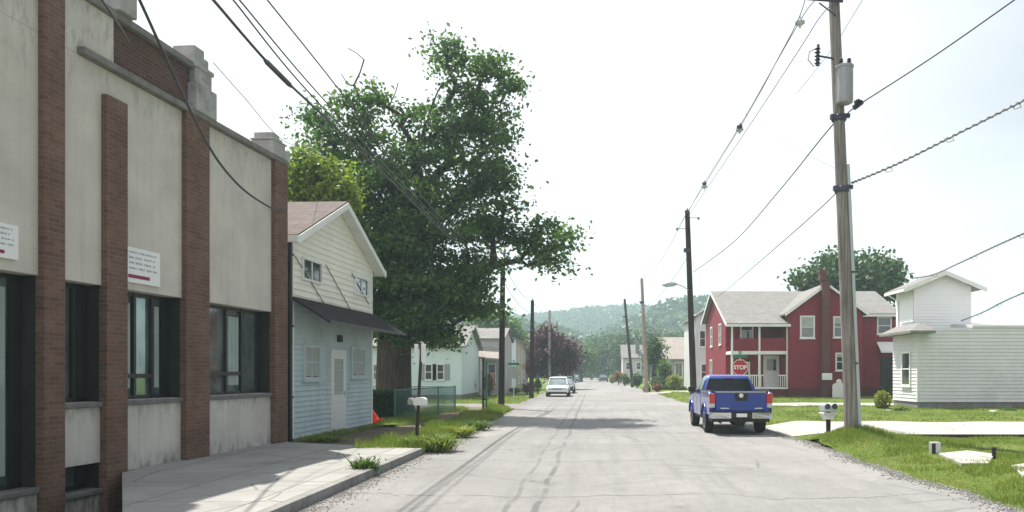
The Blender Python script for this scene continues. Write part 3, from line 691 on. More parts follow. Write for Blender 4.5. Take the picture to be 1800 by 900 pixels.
mb = MB(); mb.box(-.6, 0, SL, SR - .02, ZH, ZT - .001); mb.box(-.6, 0, SL, bs(200), ZT, 7.86)
bays = [(SL, pil[0][0]), (pil[0][1], pil[1][0]), (pil[1][1], pil[2][0]), (pil[2][1], pil[3][0])]
mb.box(-.6, -.02, bays[0][0], bays[0][1] + .1, -.65, .05)
mb.box(-.6, -.02, bays[1][0] - .1, bays[1][1] + .1, .36, ZS); mb.box(-.6, -.02, bays[1][0] - .1, bays[1][1] + .1, -.65, -.14)
mb.box(-.6, -.02, bays[2][0] - .1, bays[2][1] + .1, -.1, ZS); mb.box(-.6, -.02, bays[3][0] - .1, bays[3][1] + .1, -.1, ZS)
mb.build('wall', M['stucco'], bank, False, bevel=.01)
for (a, b, z0, z1) in pil:
    k = MB(); k.box(-.045, .1, a, b, z0, z1); k.build('pilaster', M['brick'], bank, False, bevel=.008)
    k = MB(); k.box(-.62, -.046, a, b, z0, min(z1, ZH + .1)); k.build('reveal', M['reveal'], bank, False)
k = MB(); k.box(-.6, -.03, bs(200) + .002, bs(346), ZT + .08, 7.86); k.build('parapet', M['brick2'], bank, False)
k = MB(); k.box(-.7, .13, bs(135), SR + .05, ZT, ZT + .12); k.box(-.66, .08, SL, bs(360), 7.862, 7.99); k.build('coping', M['coping'], bank, False, bevel=.02)
def pier(px0, px1, z0, z1):
    a, b = bs(px0, .1), bs(px1, .1); k = MB(); w_ = b - a; h = z1 - z0
    k.box(-.5, .16, a, b, z0, z0 + h * .42); k.box(-.44, .10, a + w_ * .08, b - w_ * .12, z0 + h * .42, z0 + h * .72)
    k.box(-.46, .13, a + w_ * .02, b - w_ * .06, z0 + h * .66, z0 + h * .73)
    k.box(-.4, .06, a + w_ * .12, b - w_ * .4, z0 + h * .73, z1); k.box(-.38, .04, b - w_ * .40, b - w_ * .14, z0 + h * .73, z1 - h * .1)
    k.build('pier', M['stone'], bank, False, bevel=.02)
pier(341, 377, ZT + .1, 8.35); pier(478, 505, ZT + .1, 7.58); pier(206, 236, 7.99, 8.9)
k = MB(); k.box(-14, -.61, SL, SR - .05, -.7, ZT); k.build('rear_block', M['brick2'], bank, False)
def bank_win(y0, y1, z0, z1, mull, trans=None, rough=None):
    fr = MB(); d0, d1 = -.34, -.26
    fr.box(d0, d1, y0, y1, z1 - .07, z1); fr.box(d0, d1, y0, y1, z0, z0 + .07); fr.box(d0, d1, y0, y0 + .06, z0, z1); fr.box(d0, d1, y1 - .22, y1, z0, z1)
    for m_ in mull: fr.box(d0, d1 + .015, m_ - .035, m_ + .035, z0, z1)
    for (a, b, zz) in (trans or []): fr.box(d0, d1 + .01, a, b, zz - .04, zz + .04)
    f = fr.build('window', M['darkframe'], bank, False)
    p = MB(); p.box(-.33, -.31, y0 + .04, y1 - .04, z0 + .04, z1 - .04); p.build('pane', M['bankglass'], f, False)
    c = MB()  # pleated pale panels before the glass, street reflections put in as colour
    ms = sorted([y0] + list(mull) + [y1 - .2])
    for i in range(len(ms) - 1):
        if ms[i + 1] - ms[i] > .25 and i % 2 == 0:
            n = 7; wv = ms[i + 1] - ms[i] - .14
            for j in range(n): c.box(-.30, -.29 + .008 * (j % 2), ms[i] + .07 + wv * j / n, ms[i] + .07 + wv * (j + 1) / n, z0 + .2, z1 - .2)
    if c.V: c.build('reflection_panel', M['reflection_panel'], f, False)
    s_ = MB(); s_.box(-.28, .03, y0 - .02, y1 + .02, z0 - .09, z0 - .002); s_.build('sill', M['sill'], f, False, bevel=.015)
b = bays
bank_win(b[0][0], b[0][1], .14, ZH, [b[0][1] - 1.1, b[0][1] - 2.1, b[0][1] - 3.2, b[0][1] - 4.3], [(b[0][0], b[0][1] - 1.1, 1.5)])
w_ = b[1][1] - b[1][0]
bank_win(b[1][0], b[1][1], ZS, ZH, [b[1][0] + w_ * .35, b[1][1] - w_ * .32], [(b[1][0], b[1][0] + w_ * .35, ZS + .42)])
bank_win(b[1][0], b[1][1], -.06, .36, [b[1][0] + w_ * .42])
w_ = b[2][1] - b[2][0]
bank_win(b[2][0], b[2][1], ZS, ZH, [b[2][0] + w_ * .40, b[2][0] + w_ * .70], [(b[2][0], b[2][0] + w_ * .70, ZS + .42)])
w_ = b[3][1] - b[3][0]
bank_win(b[3][0], b[3][1], ZS, ZH, [b[3][0] + w_ * .18, b[3][0] + w_ * .45, b[3][0] + w_ * .68], [(b[3][0], b[3][0] + w_ * .68, ZS + .46)])
def wall_sign(px0, px1, py0, py1, label, crop=0):
    a, b_ = bs(px0, .05), bs(px1, .05)
    zt, zb = frame_z(BO, ex, ey, py0, b_, .05), frame_z(BO, ex, ey, py1, b_, .05)
    loc = BO + ex * 0 + ey * a; t = thing('wall_sign', label, 'sign', (loc.x, loc.y, zb), -BA)
    W, Hh = b_ - a, zt - zb
    k = MB(); k.box(.004, .05, 0, W, 0, Hh); k.build('board', M['white'], t, False, bevel=.008)
    k = MB(); k.box(.0505, .054, -.0 + .02, W * .66, Hh * .13, Hh * .23); k.build('bar', M['maroon'], t, False)
    rr = random.Random(int(px1)); k = MB()
    for row in range(4):
        z = Hh * (.86 - row * .15); y = W * .05; end = W * rr.uniform(.68, .93)
        while y < end:
            wl = W * rr.uniform(.12, .24); x = y
            while x < min(y + wl, end):      # illegible script: small joined strokes
                hh = Hh * rr.choice((.035, .05, .075)); k.box(.0505, .0535, x, x + W * .010, z - hh / 2, z + hh / 2)
                k.box(.0505, .0533, x, x + W * .026, z - Hh * .02 + rr.uniform(0, .03) * Hh, z - Hh * .008 + rr.uniform(0, .03) * Hh); x += W * .03
            y += wl + W * .05
    k.build('lettering', M['inkgrey'], t, False)
wall_sign(224, 282, 446, 505, 'white sign with grey script and maroon bar right of the second brick pilaster')
wall_sign(-45, 33, 398, 458, 'white sign with maroon bar cut off at the picture edge, nearest on the wall')

# black drain strip between the bank and the shop
t = thing('drainpipe', 'black drainpipe in the gap between brick corner and blue shop', 'pipe', P(508, 776, 20.0) * 1.0)
k = MB(); xx = X_(509.5, 20.05); k.box(xx - .07, xx + .05, 19.98, 20.12, .0, 5.2); k.build('pipe', M['blackpipe'], t, bevel=.02)
for zz in (1.2, 3.0, 4.8):
    k = MB(); k.box(xx - .09, xx + .07, 19.96, 20.14, zz, zz + .05); k.build('bracket', M['blackpipe'], t)

# ---------------------------------------------------------------- little blue and cream shop
SO = Vector((X_(512, 20.25), 20.25, 0)); SA = math.atan(.048)
shop = thing('small_shop', 'small gabled shop, cream siding above and pale blue siding below', 'building', SO, -SA)
sx = Vector((math.cos(SA), -math.sin(SA), 0)); sy_ = Vector((math.sin(SA), math.cos(SA), 0))
def s_s(px, out=0.): return frame_s(SO, sx, sy_, px, out)
def s_z(py, s, out=0.): return frame_z(SO, sx, sy_, py, s, out)
SW = s_s(653); G0, ZA, ZE, ZP = .0, 3.68, 5.32, 6.72
O0, U, N_ = (0, 0, 0), (0, 1, 0), (1, 0, 0)
k = MB(); k.prism([(-8.5, 0, 0), (-8.5, SW, 0), (-8.5, SW, ZE), (-8.5, SW / 2, ZP), (-8.5, 0, ZE)], (8.49, 0, 0)); k.build('core_wall', M['greysiding'], shop, False)
k = MB(); clap(k, O0, U, N_, lambda z: (0, SW), .16, ZA, .135, .034)
clap(k, (0, 0, 0), (-1, 0, 0), (0, -1, 0), lambda z: (0, 8.5), .16, ZA, .125, .02); clap(k, (0, SW, 0), (-1, 0, 0), (0, 1, 0), lambda z: (0, 8.5), .16, ZA, .125, .02)
k.build('lower_wall', M['bluesiding'], shop, False)
def gab(z): t_ = max(0, (z - ZE) / (ZP - ZE)) * SW / 2; return (t_, SW - t_)
k = MB(); clap(k, O0, U, N_, gab, ZA, ZP - .05, .165, .032)
clap(k, (0, 0, 0), (-1, 0, 0), (0, -1, 0), lambda z: (0, 8.5), ZA, ZE, .155, .024); clap(k, (0, SW, 0), (-1, 0, 0), (0, 1, 0), lambda z: (0, 8.5), ZA, ZE, .155, .024)
k.build('upper_wall', M['cream'], shop, False)
k = MB(); k.box(.0, .035, -.02, .09, .16, ZE); k.box(.0, .035, SW - .09, SW + .02, .16, ZE); k.build('corner_board', M['whitetrim'], shop, False)
k = MB(); k.box(-8.5, .03, -.02, SW + .02, -.05, .16); k.build('foundation', M['foundation'], shop, False)
OV, FO = .36, .33; sl = (ZP - ZE) / (SW / 2)
k = MB()
for sgn in (0, 1):
    e0 = (-OV if sgn == 0 else SW + OV); zz = ZE - sl * OV + .06
    k.prism([(-8.8, e0, zz), (-8.8, SW / 2, ZP + .06), (-8.8, SW / 2, ZP + .15), (-8.8, e0, zz + .09)], (8.8 + FO, 0, 0))
k.build('roof', M['roofbrown'], shop, False)
k = MB()
for sgn in (0, 1):
    e0 = (-OV - .02 if sgn == 0 else SW + OV + .02); zz = ZE - sl * (OV + .02) + .05
    k.prism([(FO + .002, e0, zz - .12), (FO + .002, SW / 2, ZP - .07), (FO + .002, SW / 2, ZP + .11), (FO + .002, e0, zz + .06)], (.03, 0, 0))
    k.prism([(.03, e0 * .99, zz - .08), (.03, SW / 2, ZP - .03), (.03, SW / 2, ZP + .0), (.03, e0 * .99, zz - .04)], (FO - .03, 0, 0))
    ye = e0 if sgn else e0 - .1
    k.box(-8.8, FO + .03, min(ye, ye + .1), max(ye, ye + .1), zz - .1, zz + .07)
k.build('fascia', M['whitetrim'], shop, False)
# pent awning
k = MB(); aw = 1.02; z1, z0 = ZA + .12, ZA - .52
k.prism([(.02, -.1, z1), (aw, -.1, z0), (aw, -.1, z0 - .05), (.02, -.1, z1 - .07)], (0, SW + .55, 0)); a_ = k.build('awning', M['roofdark'], shop, False)
k = MB(); k.box(aw, aw + .03, -.1, SW + .45, z0 - .07, z0 + .01); k.build('edge_board', M['darkframe'], a_, False)
# diagonal service cables on gable, windows, door
for (p0, p1) in (((518, 450), (572, 538)), ((572, 465), (616, 545)), ((618, 480), (648, 535))):
    k = MB(); a, b_ = s_s(p0[0], .04), s_s(p1[0], .04); k.tube([(.05, a, s_z(p0[1], a)), (.05, b_, s_z(p1[1], b_))], .012, 5); k.build('conduit', M['cablegrey'], shop, False)
def swin(px0, px1, py0, py1, **kw):
    a, b_ = s_s(px0), s_s(px1); m_ = (a + b_) / 2; return window(shop, O0, U, N_, a, b_, s_z(py1, m_), s_z(py0, m_), world=False, d=.035, **kw)
swin(528, 562, 457, 496, fm='whitetrim', fr=.05, bars='v', sill=False); swin(621, 644, 488, 520, fr=.05, bars='v', sill=False)
swin(530, 559, 606, 668, blind=.97, bars='hv', fr=.08, fm='bluesiding'); swin(614, 638, 610, 664, blind=.97, bars='hv', fr=.08, fm='bluesiding')
da, db = s_s(582), s_s(604)
k = MB(); k.box(.0, .045, da - .1, da, .16, 2.42); k.box(.0, .045, db, db + .1, .16, 2.42); k.box(.0, .045, da - .1, db + .1, 2.42, 2.52)
k.box(.02, .05, da, db, .2, 1.2); k.box(.02, .05, da, da + .13, 1.2, 2.42); k.box(.02, .05, db - .13, db, 1.2, 2.42); k.box(.02, .05, da + .13, db - .13, 2.25, 2.42)
dd = k.build('door', M['doorwhite'], shop, False, bevel=.006)
k = MB(); k.box(.018, .03, da + .12, db - .12, 1.2, 2.26); k.build('pane', M['blind'], dd, False)
k = MB(); k.box(.05, .09, db - .1, db - .07, 1.15, 1.3); k.build('handle', M['chrome'], dd, False)
k = MB(); k.box(-.02, .3, da - .12, db + .12, .0, .15); k.build('doorstep', M['foundation'], shop, False, bevel=.02)
k = MB(); m_ = (da + db) / 2; k.box(.02, .14, m_ - .1, m_ + .1, 2.75, 2.95); k.build('porch_lamp', M['blackplastic'], shop, False, bevel=.02)

# ---------------------------------------------------------------- generic gabled house
def gable_roof(mb, x0, x1, y0, y1, ze, zp, along='x', ov=.3, th=.12):
    if along == 'x':
        ym = (y0 + y1) / 2; s_ = (zp - ze) / (ym - y0)
        for e in (y0 - ov, y1 + ov):
            zz = ze - s_ * ov + .03; mb.prism([(x0 - ov, e, zz), (x0 - ov, ym, zp + .03), (x0 - ov, ym, zp + .03 + th), (x0 - ov, e, zz + th)], (x1 - x0 + 2 * ov, 0, 0))
    else:
        xm = (x0 + x1) / 2; s_ = (zp - ze) / (xm - x0)
        for e in (x0 - ov, x1 + ov):
            zz = ze - s_ * ov + .03; mb.prism([(e, y0 - ov, zz), (xm, y0 - ov, zp + .03), (xm, y0 - ov, zp + .03 + th), (e, y0 - ov, zz + th)], (0, y1 - y0 + 2 * ov, 0))
def house_shell(mb, x0, x1, y0, y1, z0, ze, zp, along='x', step=.16, m=0):
    """four lap-sided walls with gables"""
    def rect(L_): return lambda z: (0, L_)
    def gb(L_): return lambda z: (max(0, (z - ze) / (zp - ze)) * L_ / 2, L_ - max(0, (z - ze) / (zp - ze)) * L_ / 2)
    gx, gy = (ze, zp) if along == 'x' else (zp, ze)
    clap(mb, (x0, y0, 0), (1, 0, 0), (0, -1, 0), gb(x1 - x0) if along == 'y' else rect(x1 - x0), z0, zp if along == 'y' else ze, step, .02, m)
    clap(mb, (x1, y1, 0), (-1, 0, 0), (0, 1, 0), gb(x1 - x0) if along == 'y' else rect(x1 - x0), z0, zp if along == 'y' else ze, step, .02, m)
    clap(mb, (x0, y1, 0), (0, -1, 0), (-1, 0, 0), gb(y1 - y0) if along == 'x' else rect(y1 - y0), z0, zp if along == 'x' else ze, step, .02, m)
    clap(mb, (x1, y0, 0), (0, 1, 0), (1, 0, 0), gb(y1 - y0) if along == 'x' else rect(y1 - y0), z0, zp if along == 'x' else ze, step, .02, m)

# ---------------------------------------------------------------- red house
WY, MY0, MY1 = 54.6, 57.0, 67.2
rx0 = 9.4; gx0, gx1 = X_(1387, WY), X_(1516, WY); rx1 = X_(1574, MY0)
red = thing('red_house', 'dark red two storey house with porches, brick chimney and grey roof', 'house', (rx0, MY0, 0))
k = MB(); house_shell(k, rx0, rx1, MY0, MY1, .8, 6.05, 8.05, 'x'); k.build('wall', M['redsiding'], red)
k = MB(); house_shell(k, gx0, gx1, WY, 62, .8, 6.0, 7.85, 'y', .16); k.build('wing_wall', M['redsiding'], red)
k = MB(); k.box(rx0 - .01, rx1 + .01, MY0 - .01, MY1 + .01, -.05, .8); k.box(gx0 - .01, gx1 + .01, WY - .01, 57, -.05, .8); k.build('foundation', M['redbase'], red)
k = MB(); gable_roof(k, rx0, rx1, MY0, MY1, 6.05, 8.05, 'x', .35); s_ = 2 / 5.1
k.prism([(rx0 - .35, MY0 - .35, 5.94), (gx0, MY0 - .35, 5.94), (gx0, MY0 - .35, 6.06), (rx0 - .35, MY0 - .35, 6.06)], (0, -2.1, -s_ * 2.1)); k.build('roof', M['roofgrey'], red)
k = MB(); gable_roof(k, gx0, gx1, WY, 62, 6.0, 7.85, 'y', .32); k.build('wing_roof', M['roofgrey'], red)
# white rake boards and eaves
k = MB(); xm = (gx0 + gx1) / 2; s2 = 1.85 / (xm - gx0)
for e in (gx0 - .34, gx1 + .34):
    zz = 6.0 - s2 * .34; k.prism([(e, WY - .36, zz - .06), (xm, WY - .36, 7.85 - .06), (xm, WY - .36, 7.85 + .12), (e, WY - .36, zz + .12)], (0, .035, 0))
ym = (MY0 + MY1) / 2
for e in (MY0 - 2.45, MY1 + .36):
    zz = 8.05 - s_ * abs(ym - e); k.prism([(rx0 - .39, e, zz - .1), (rx0 - .39, ym, 7.97), (rx0 - .39, ym, 8.16), (rx0 - .39, e, zz + .1)], (.035, 0, 0))
k.box(rx0 - .38, gx0 + .1, MY0 - 2.49, MY0 - 2.45, 5.0, 5.17); k.box(gx1, rx1 + .36, MY0 - .4, MY0 - .36, 5.83, 6.0)
k.build('fascia', M['whitetrim'], red)
# gable porch block: upper and lower
PY = 54.9
k = MB(); k.box(rx0, gx0, PY - .05, MY0 - .03, 3.12, 3.34); k.box(rx0, gx0, PY - .05, MY0, .72, .85); k.build('porch_floor', M['whitetrim'], red)
k = MB(); k.box(rx0, gx0 - .01, PY, MY0, -.05, .72); k.build('porch_base', M['redbase'], red)
for px in (1287, 1335, 1384):
    x = X_(px, PY); k = MB(); k.box(x - .07, x + .07, PY - .04, PY + .1, .85, 3.12); k.box(x - .06, x + .06, PY - .03, PY + .09, 3.34, 5.2); k.build('porch_post', M['whitetrim'], red)
k = MB(); clap(k, (rx0 + .1, PY + .03, 0), (1, 0, 0), (0, -1, 0), lambda z: (0, gx0 - rx0 - .15), 3.34, 4.22, .14, .02); k.build('balcony_panel', M['redsiding'], red)
k = MB(); x = rx0 + .1
while x < gx0 - .15:
    if not (X_(1340, PY) < x < X_(1368, PY)): k.box(x, x + .05, PY, PY + .05, .9, 1.62)
    x += .15
k.box(rx0 + .1, X_(1342, PY), PY - .02, PY + .07, 1.62, 1.7); k.box(X_(1368, PY), gx0 - .05, PY - .02, PY + .07, 1.62, 1.7); k.build('railing', M['white'], red)
FR = ((0, 0, 0), (1, 0, 0), (0, -1, 0))
def rwin(px0, px1, py0, py1, Y, **kw):
    O_ = (0, Y, 0); return window(red, O_, (1, 0, 0), (0, -1, 0), X_(px0, Y), X_(px1, Y), Z_(py1, Y), Z_(py0, Y), fr=.1, d=.03, **kw)
rwin(1406, 1432, 555, 595, WY, blind=.45); rwin(1464, 1486, 556, 594, WY, blind=.3); rwin(1468, 1487, 620, 652, WY, blind=.2)
rwin(1541, 1567, 557, 588, MY0); rwin(1301, 1324, 563, 600, MY0, bars='h')
rwin(1300, 1318, 636, 662, MY0, bars='h')
O_ = (rx0, 0, 0)
for (a, b_, z0, z1) in ((58.8, 59.8, 3.9, 5.5), (63.2, 64.2, 3.9, 5.5), (63.4, 64.4, 1.2, 2.9)):
    window(red, (rx0, 0, 0), (0, 1, 0), (-1, 0, 0), a, b_, z0, z1, fr=.1, d=.03)
k = MB(); X0, X1 = X_(1344, MY0), X_(1367, MY0)
k.box(X0 - .1, X0, MY0 - .09, MY0 - .02, .85, 2.98); k.box(X1, X1 + .1, MY0 - .09, MY0 - .02, .85, 2.98); k.box(X0 - .1, X1 + .1, MY0 - .09, MY0 - .02, 2.98, 3.08)
k.box(X0, X1, MY0 - .07, MY0 - .02, .85, 2.98); dd = k.build('door', M['doorwhite'], red, bevel=.01)
k = MB(); k.box(X0 + .14, X1 - .14, MY0 - .085, MY0 - .065, 2.0, 2.8); k.build('pane', M['winglass'], dd)
k = MB(); X0, X1 = X_(1551, MY0), X_(1570, MY0); k.box(X0, X1, MY0 - .06, MY0 - .02, .82, 2.9); k.box(X0 - .14, X0, MY0 - .1, MY0 - .02, .82, 3.0)
sdor = k.build('side_door', [M['cardark']], red); 
k = MB(); k.prism([(X_(1541, MY0), MY0 - .9, 3.25), (X_(1572, MY0), MY0 - .9, 3.25), (X_(1572, MY0), MY0 - .02, 3.95), (X_(1541, MY0), MY0 - .02, 3.95)], (0, 0, .1)); k.build('door_hood', M['whitetrim'], red)
# exterior chimney
k = MB(); cx = X_(1450, WY - .35); k.box(cx - .22, cx + .28, WY - .6, WY - .03, 0, 8.1); k.box(cx - .42, cx + .02, WY - .7, WY - .2, 8.1, 8.62); k.box(cx - .46, cx + .06, WY - .74, WY - .16, 8.62, 8.8); k.build('chimney', M['brickred'], red, bevel=.01)
# utility box on the chimney (fixed)
k = MB(); k.box(X_(1445, 53.8), X_(1462, 53.8), WY - .95, WY - .73, Z_(668, 53.8), Z_(656, 53.8)); k.build('meter_box', M['white'], red, bevel=.03)
# white arched board standing by the wall
ax, ay = X_(1475, 53.4), 53.4
t = thing('arched_board', 'white arch-topped board standing by the red wall behind the big pole', 'board', (ax, ay, .16))
pts = []; hw = .44; zt = Z_(672, ay)
pts += [(-hw, 0.15), (hw, 0.15), (hw, zt - .22), (hw * .8, zt - .1), (.17, zt - .05), (.17, zt + .05)]
for i in range(7): th = math.pi * i / 6; pts.append((.17 * math.cos(th), zt + .05 + .17 * math.sin(th)))
pts += [(-.17, zt - .05), (-hw * .8, zt - .1), (-hw, zt - .22)]
k = MB(); k.prism([(ax + a, ay, z) for a, z in pts], (0, .08, 0)); k.build('panel', M['white'], t, bevel=.015)
k = MB(); k.box(ax - .35, ax - .28, ay + .08, ay + .5, .1, .2); k.box(ax + .28, ax + .35, ay + .08, ay + .5, .1, .2); k.build('foot', M['wood_dark'], t)

# ---------------------------------------------------------------- white house on the right
HY = 38.0; wx0 = X_(1613, HY); BY = 41.1
wh = thing('white_house', 'bright white sided house at the right edge with low grey porch roof', 'house', (wx0, HY, .1))
k = MB(); zt = Z_(576, HY)
clap(k, (wx0, HY, 0), (1, 0, 0), (0, -1, 0), lambda z: (0, 16), .45, zt, .17, .034); clap(k, (wx0, BY, 0), (0, -1, 0), (-1, 0, 0), lambda z: (0, BY - HY), .45, zt, .17, .034)
clap(k, (wx0 + 16, HY, 0), (0, 1, 0), (1, 0, 0), lambda z: (0, 9), .45, zt, .15, .02); clap(k, (wx0 + 3, BY, 0), (-1, 0, 0), (0, 1, 0), lambda z: (0, 3), .45, zt, .15, .02)
k.box(wx0 - .03, wx0 + .09, HY - .03, HY + .09, .45, zt); k.build('wall', M['whitesiding'], wh)
k = MB(); k.box(wx0 + .02, wx0 + 15.98, HY + .02, BY - .02, 0, .45); k.box(wx0 + 2.5, wx0 + 15.98, BY - .03, HY + 9, 0, .45); k.build('foundation', M['foundation'], wh)
k = MB(); k.prism([(wx0 + 2.6, HY - .06, zt), (wx0 + 2.6, HY + 9, zt), (wx0 + 2.6, HY + 9, zt + .12), (wx0 + 2.6, HY + 4.5, zt + .5), (wx0 + 2.6, HY - .06, zt + .12)], (13.6, 0, 0)); k.build('low_roof', M['whitesiding'], wh)
ea, eb, ey0, ey1, zl = wx0 - .62, X_(1645, HY - .7), HY - .7, BY + .3, Z_(588, 41.3); zi = zl + .42
k = MB()
k.add([(ea, ey0, zl), (eb, ey0, zl), (eb - .1, HY + .5, zi), (wx0 + .3, HY + .5, zi), (ea, ey1, zl), (wx0 + .3, ey1, zi), (ea, ey0, zl - .12), (eb, ey0, zl - .12), (ea, ey1, zl - .12), (eb, ey1, zl - .12), (eb - .1, ey1, zi)],
      [(0, 1, 2, 3), (0, 3, 5, 4), (0, 6, 7, 1), (0, 4, 8, 6), (6, 8, 9, 7), (3, 2, 10, 5), (1, 7, 9, 10, 2), (4, 5, 10, 9, 8)]); k.build('porch_roof', [M['roofgrey']], wh)
UY = 40.3; ux = X_(1606, UY); uy1 = 42.6; zu = Z_(505, 41); xr = ux + 1.45; sl_ = .42; k = MB()
clap(k, (ux, UY, 0), (1, 0, 0), (0, -1, 0), lambda z: (max(0, (z - zu) / sl_), 2.9 - max(0, (z - zu) / sl_)), zi - .3, zu + sl_ * 1.4, .15, .03)
clap(k, (ux, uy1, 0), (0, -1, 0), (-1, 0, 0), lambda z: (0, uy1 - UY), zi - .3, zu, .15, .02); clap(k, (ux + 2.9, UY, 0), (0, 1, 0), (1, 0, 0), lambda z: (0, uy1 - UY), zi - .3, zu, .15, .02); clap(k, (ux + 2.9, uy1, 0), (-1, 0, 0), (0, 1, 0), lambda z: (max(0, (z - zu) / sl_), 2.9 - max(0, (z - zu) / sl_)), zi - .3, zu + sl_ * 1.4, .15, .03)
k.build('upper_wall', M['whitebright'], wh)
k = MB()
for e in (-1, 1):
    x1 = xr + e * 2.0; z1 = zu - .55 * sl_ + .02
    k.prism([(x1, UY - .4, z1), (xr, UY - .4, z1 + sl_ * 2.0), (xr, UY - .4, z1 + sl_ * 2.0 + .1), (x1, UY - .4, z1 + .1)], (0, 2.95, 0))
k.build('upper_roof', M['roofgrey'], wh)
k = MB()
for e in (-1, 1):
    x1 = xr + e * 2.05; z1 = zu - .57 * sl_ - .02
    k.prism([(x1, UY - .45, z1 - .1), (xr, UY - .45, z1 - .1 + sl_ * 2.05), (xr, UY - .45, z1 + sl_ * 2.05 + .12), (x1, UY - .45, z1 + .12)], (0, .045, 0))
k.build('rake_board', M['whitetrim'], wh)
k = MB(); x1 = xr - 2.05; z1 = zu - .57 * sl_; k.box(x1 - .06, x1 + .02, UY - .4, uy1, z1 - .08, z1 + .06); k.tube([(x1, UY + 1.9, z1 - .05), (ux - .05, UY + 1.9, z1 - .4), (ux - .05, UY + 1.9, zi)], .035, 6); k.build('gutter', M['whitetrim'], wh)
window(wh, (wx0, 0, 0), (0, 1, 0), (-1, 0, 0), 38.75, 39.85, Z_(679, 39.3), Z_(618, 39.3), fr=.09, d=.03)

# ---------------------------------------------------------------- houses further off
# white house behind the maple
Yh = 56.; t = thing('white_cottage', 'white low cottage with blue shutters seen under the maple', 'house', (X_(735, Yh), Yh, 0))
x0, x1 = X_(560, Yh), X_(812, Yh)
k = MB(); house_shell(k, x0, x1, Yh, Yh + 8, .3, 3.7, 5.2, 'x', .18); k.build('wall', M['paleblue'], t)
k = MB(); k.box(x0, x1, Yh + .01, Yh + 7.9, 0, .3); k.build('foundation', M['foundation'], t)
k = MB(); gable_roof(k, x0, x1, Yh, Yh + 8, 3.7, 5.2, 'x', .35); k.build('roof', M['roofgrey'], t)
for (a, b_) in ((656, 672), (747, 760), (768, 781)):
    window(t, (0, Yh, 0), (1, 0, 0), (0, -1, 0), X_(a, Yh), X_(b_, Yh), Z_(668, Yh), Z_(640, Yh), fr=.06, shut='signback' if a > 700 else 'fence')
# grey porch house
Yh = 66.; t = thing('porch_house', 'grey house with pale porch roof and white porch column on the left', 'house', (X_(840, Yh), Yh, 0))
x0, x1 = X_(800, Yh), X_(884, Yh)
k = MB(); house_shell(k, x0, x1, Yh, Yh + 7, .0, 4.6, 5.6, 'x', .2); k.build('wall', M['greysiding'], t)
k = MB(); k.box(X_(806, Yh), X_(839, Yh), Yh + .5, Yh + 5, 4.5, Z_(590, Yh)); k.build('upper_storey', M['paleblue'], t)
k = MB(); gable_roof(k, X_(806, Yh), X_(839, Yh), Yh + .5, Yh + 5, Z_(590, Yh), Z_(570, Yh), 'y', .2); gable_roof(k, x0, x1, Yh, Yh + 7, 4.6, 5.6, 'x', .2); k.build('roof', M['roofgrey'], t)
k = MB(); k.prism([(X_(790, Yh - 2), Yh - 2, 3.1), (X_(884, Yh - 2), Yh - 2, 2.85), (X_(884, Yh), Yh, 3.7), (X_(790, Yh), Yh, 4.3)], (0, 0, .12)); k.build('porch_roof', M['rooftan'], t)
for px in (803, 847, 880):
    k = MB(); x = X_(px, Yh - 1.9); k.box(x - .12, x + .12, Yh - 2, Yh - 1.8, 0, 3.0); k.build('porch_column', M['whitetrim'], t)
window(t, (0, Yh, 0), (1, 0, 0), (0, -1, 0), X_(815, Yh), X_(832, Yh), 1.0, 2.6, fr=.08); window(t, (0, Yh, 0), (1, 0, 0), (0, -1, 0), X_(857, Yh), X_(872, Yh), 1.0, 2.6, fr=.08)
# white and beige block
Yh = 76.; t = thing('block_house', 'pale block shaped house with beige street side beyond the porch house', 'house', (X_(880, Yh), Yh, 0))
x0, x1 = X_(836, Yh), X_(907, Yh); ze = Z_(598, Yh)
k = MB(); clap(k, (x0, Yh, 0), (1, 0, 0), (0, -1, 0), lambda z: (0, x1 - x0), 0, ze, .25, .02); k.build('wall', M['paleblue'], t)
k = MB(); k.box(x0 + .1, x1, Yh + .01, Yh + 11, 0, ze); k.build('street_wall', M['beige'], t)
k = MB(); gable_roof(k, x0, x1, Yh, Yh + 11, ze, ze + .8, 'y', .25); k.build('roof', M['rooftan'], t)
for yy in (78., 81.5, 84.5):
    window(t, (x1, 0, 0), (0, 1, 0), (1, 0, 0), yy, yy + 1, 2.8, 4.2, fr=.1); window(t, (x1, 0, 0), (0, 1, 0), (1, 0, 0), yy, yy + 1, .8, 2.1, fr=.1)
# right side: white house behind pole, tan house, far pale house
Yh = 74.; t = thing('narrow_house', 'tall narrow white house left of the red house behind the pole', 'house', (X_(1236, Yh), Yh, 0))
x0 = X_(1222, Yh); x1 = x0 + 6
k = MB(); house_shell(k, x0, x1, Yh, Yh + 9, .3, 7.0, 8.9, 'y', .2); k.build('wall', M['whitesiding'], t)
k = MB(); k.box(x0, x1, Yh + .01, Yh + 8.9, 0, .3); k.build('foundation', M['foundation'], t)
k = MB(); gable_roof(k, x0, x1, Yh, Yh + 9, 7.0, 8.9, 'y', .3); k.build('roof', M['roofgrey'], t)
window(t, (0, Yh, 0), (1, 0, 0), (0, -1, 0), x0 + .35, x0 + 1.0, 4.2, 5.8, fr=.1); window(t, (0, Yh, 0), (1, 0, 0), (0, -1, 0), x0 + .5, x0 + 1.3, 1.1, 2.7, fr=.1)
Yh = 88.; t = thing('tan_house', 'low tan house with wide pinkish grey roof and one dark window', 'house', (X_(1190, Yh), Yh, 0))
x0, x1 = X_(1180, Yh), X_(1240, Yh)
k = MB(); house_shell(k, x0, x1, Yh, Yh + 8, 0, 3.5, 5.8, 'x', .2); k.build('wall', M['greysiding'], t)
k = MB(); gable_roof(k, x0 - .6, x1, Yh, Yh + 8, 3.5, 5.8, 'x', .5); k.build('roof', M['rooftan'], t)
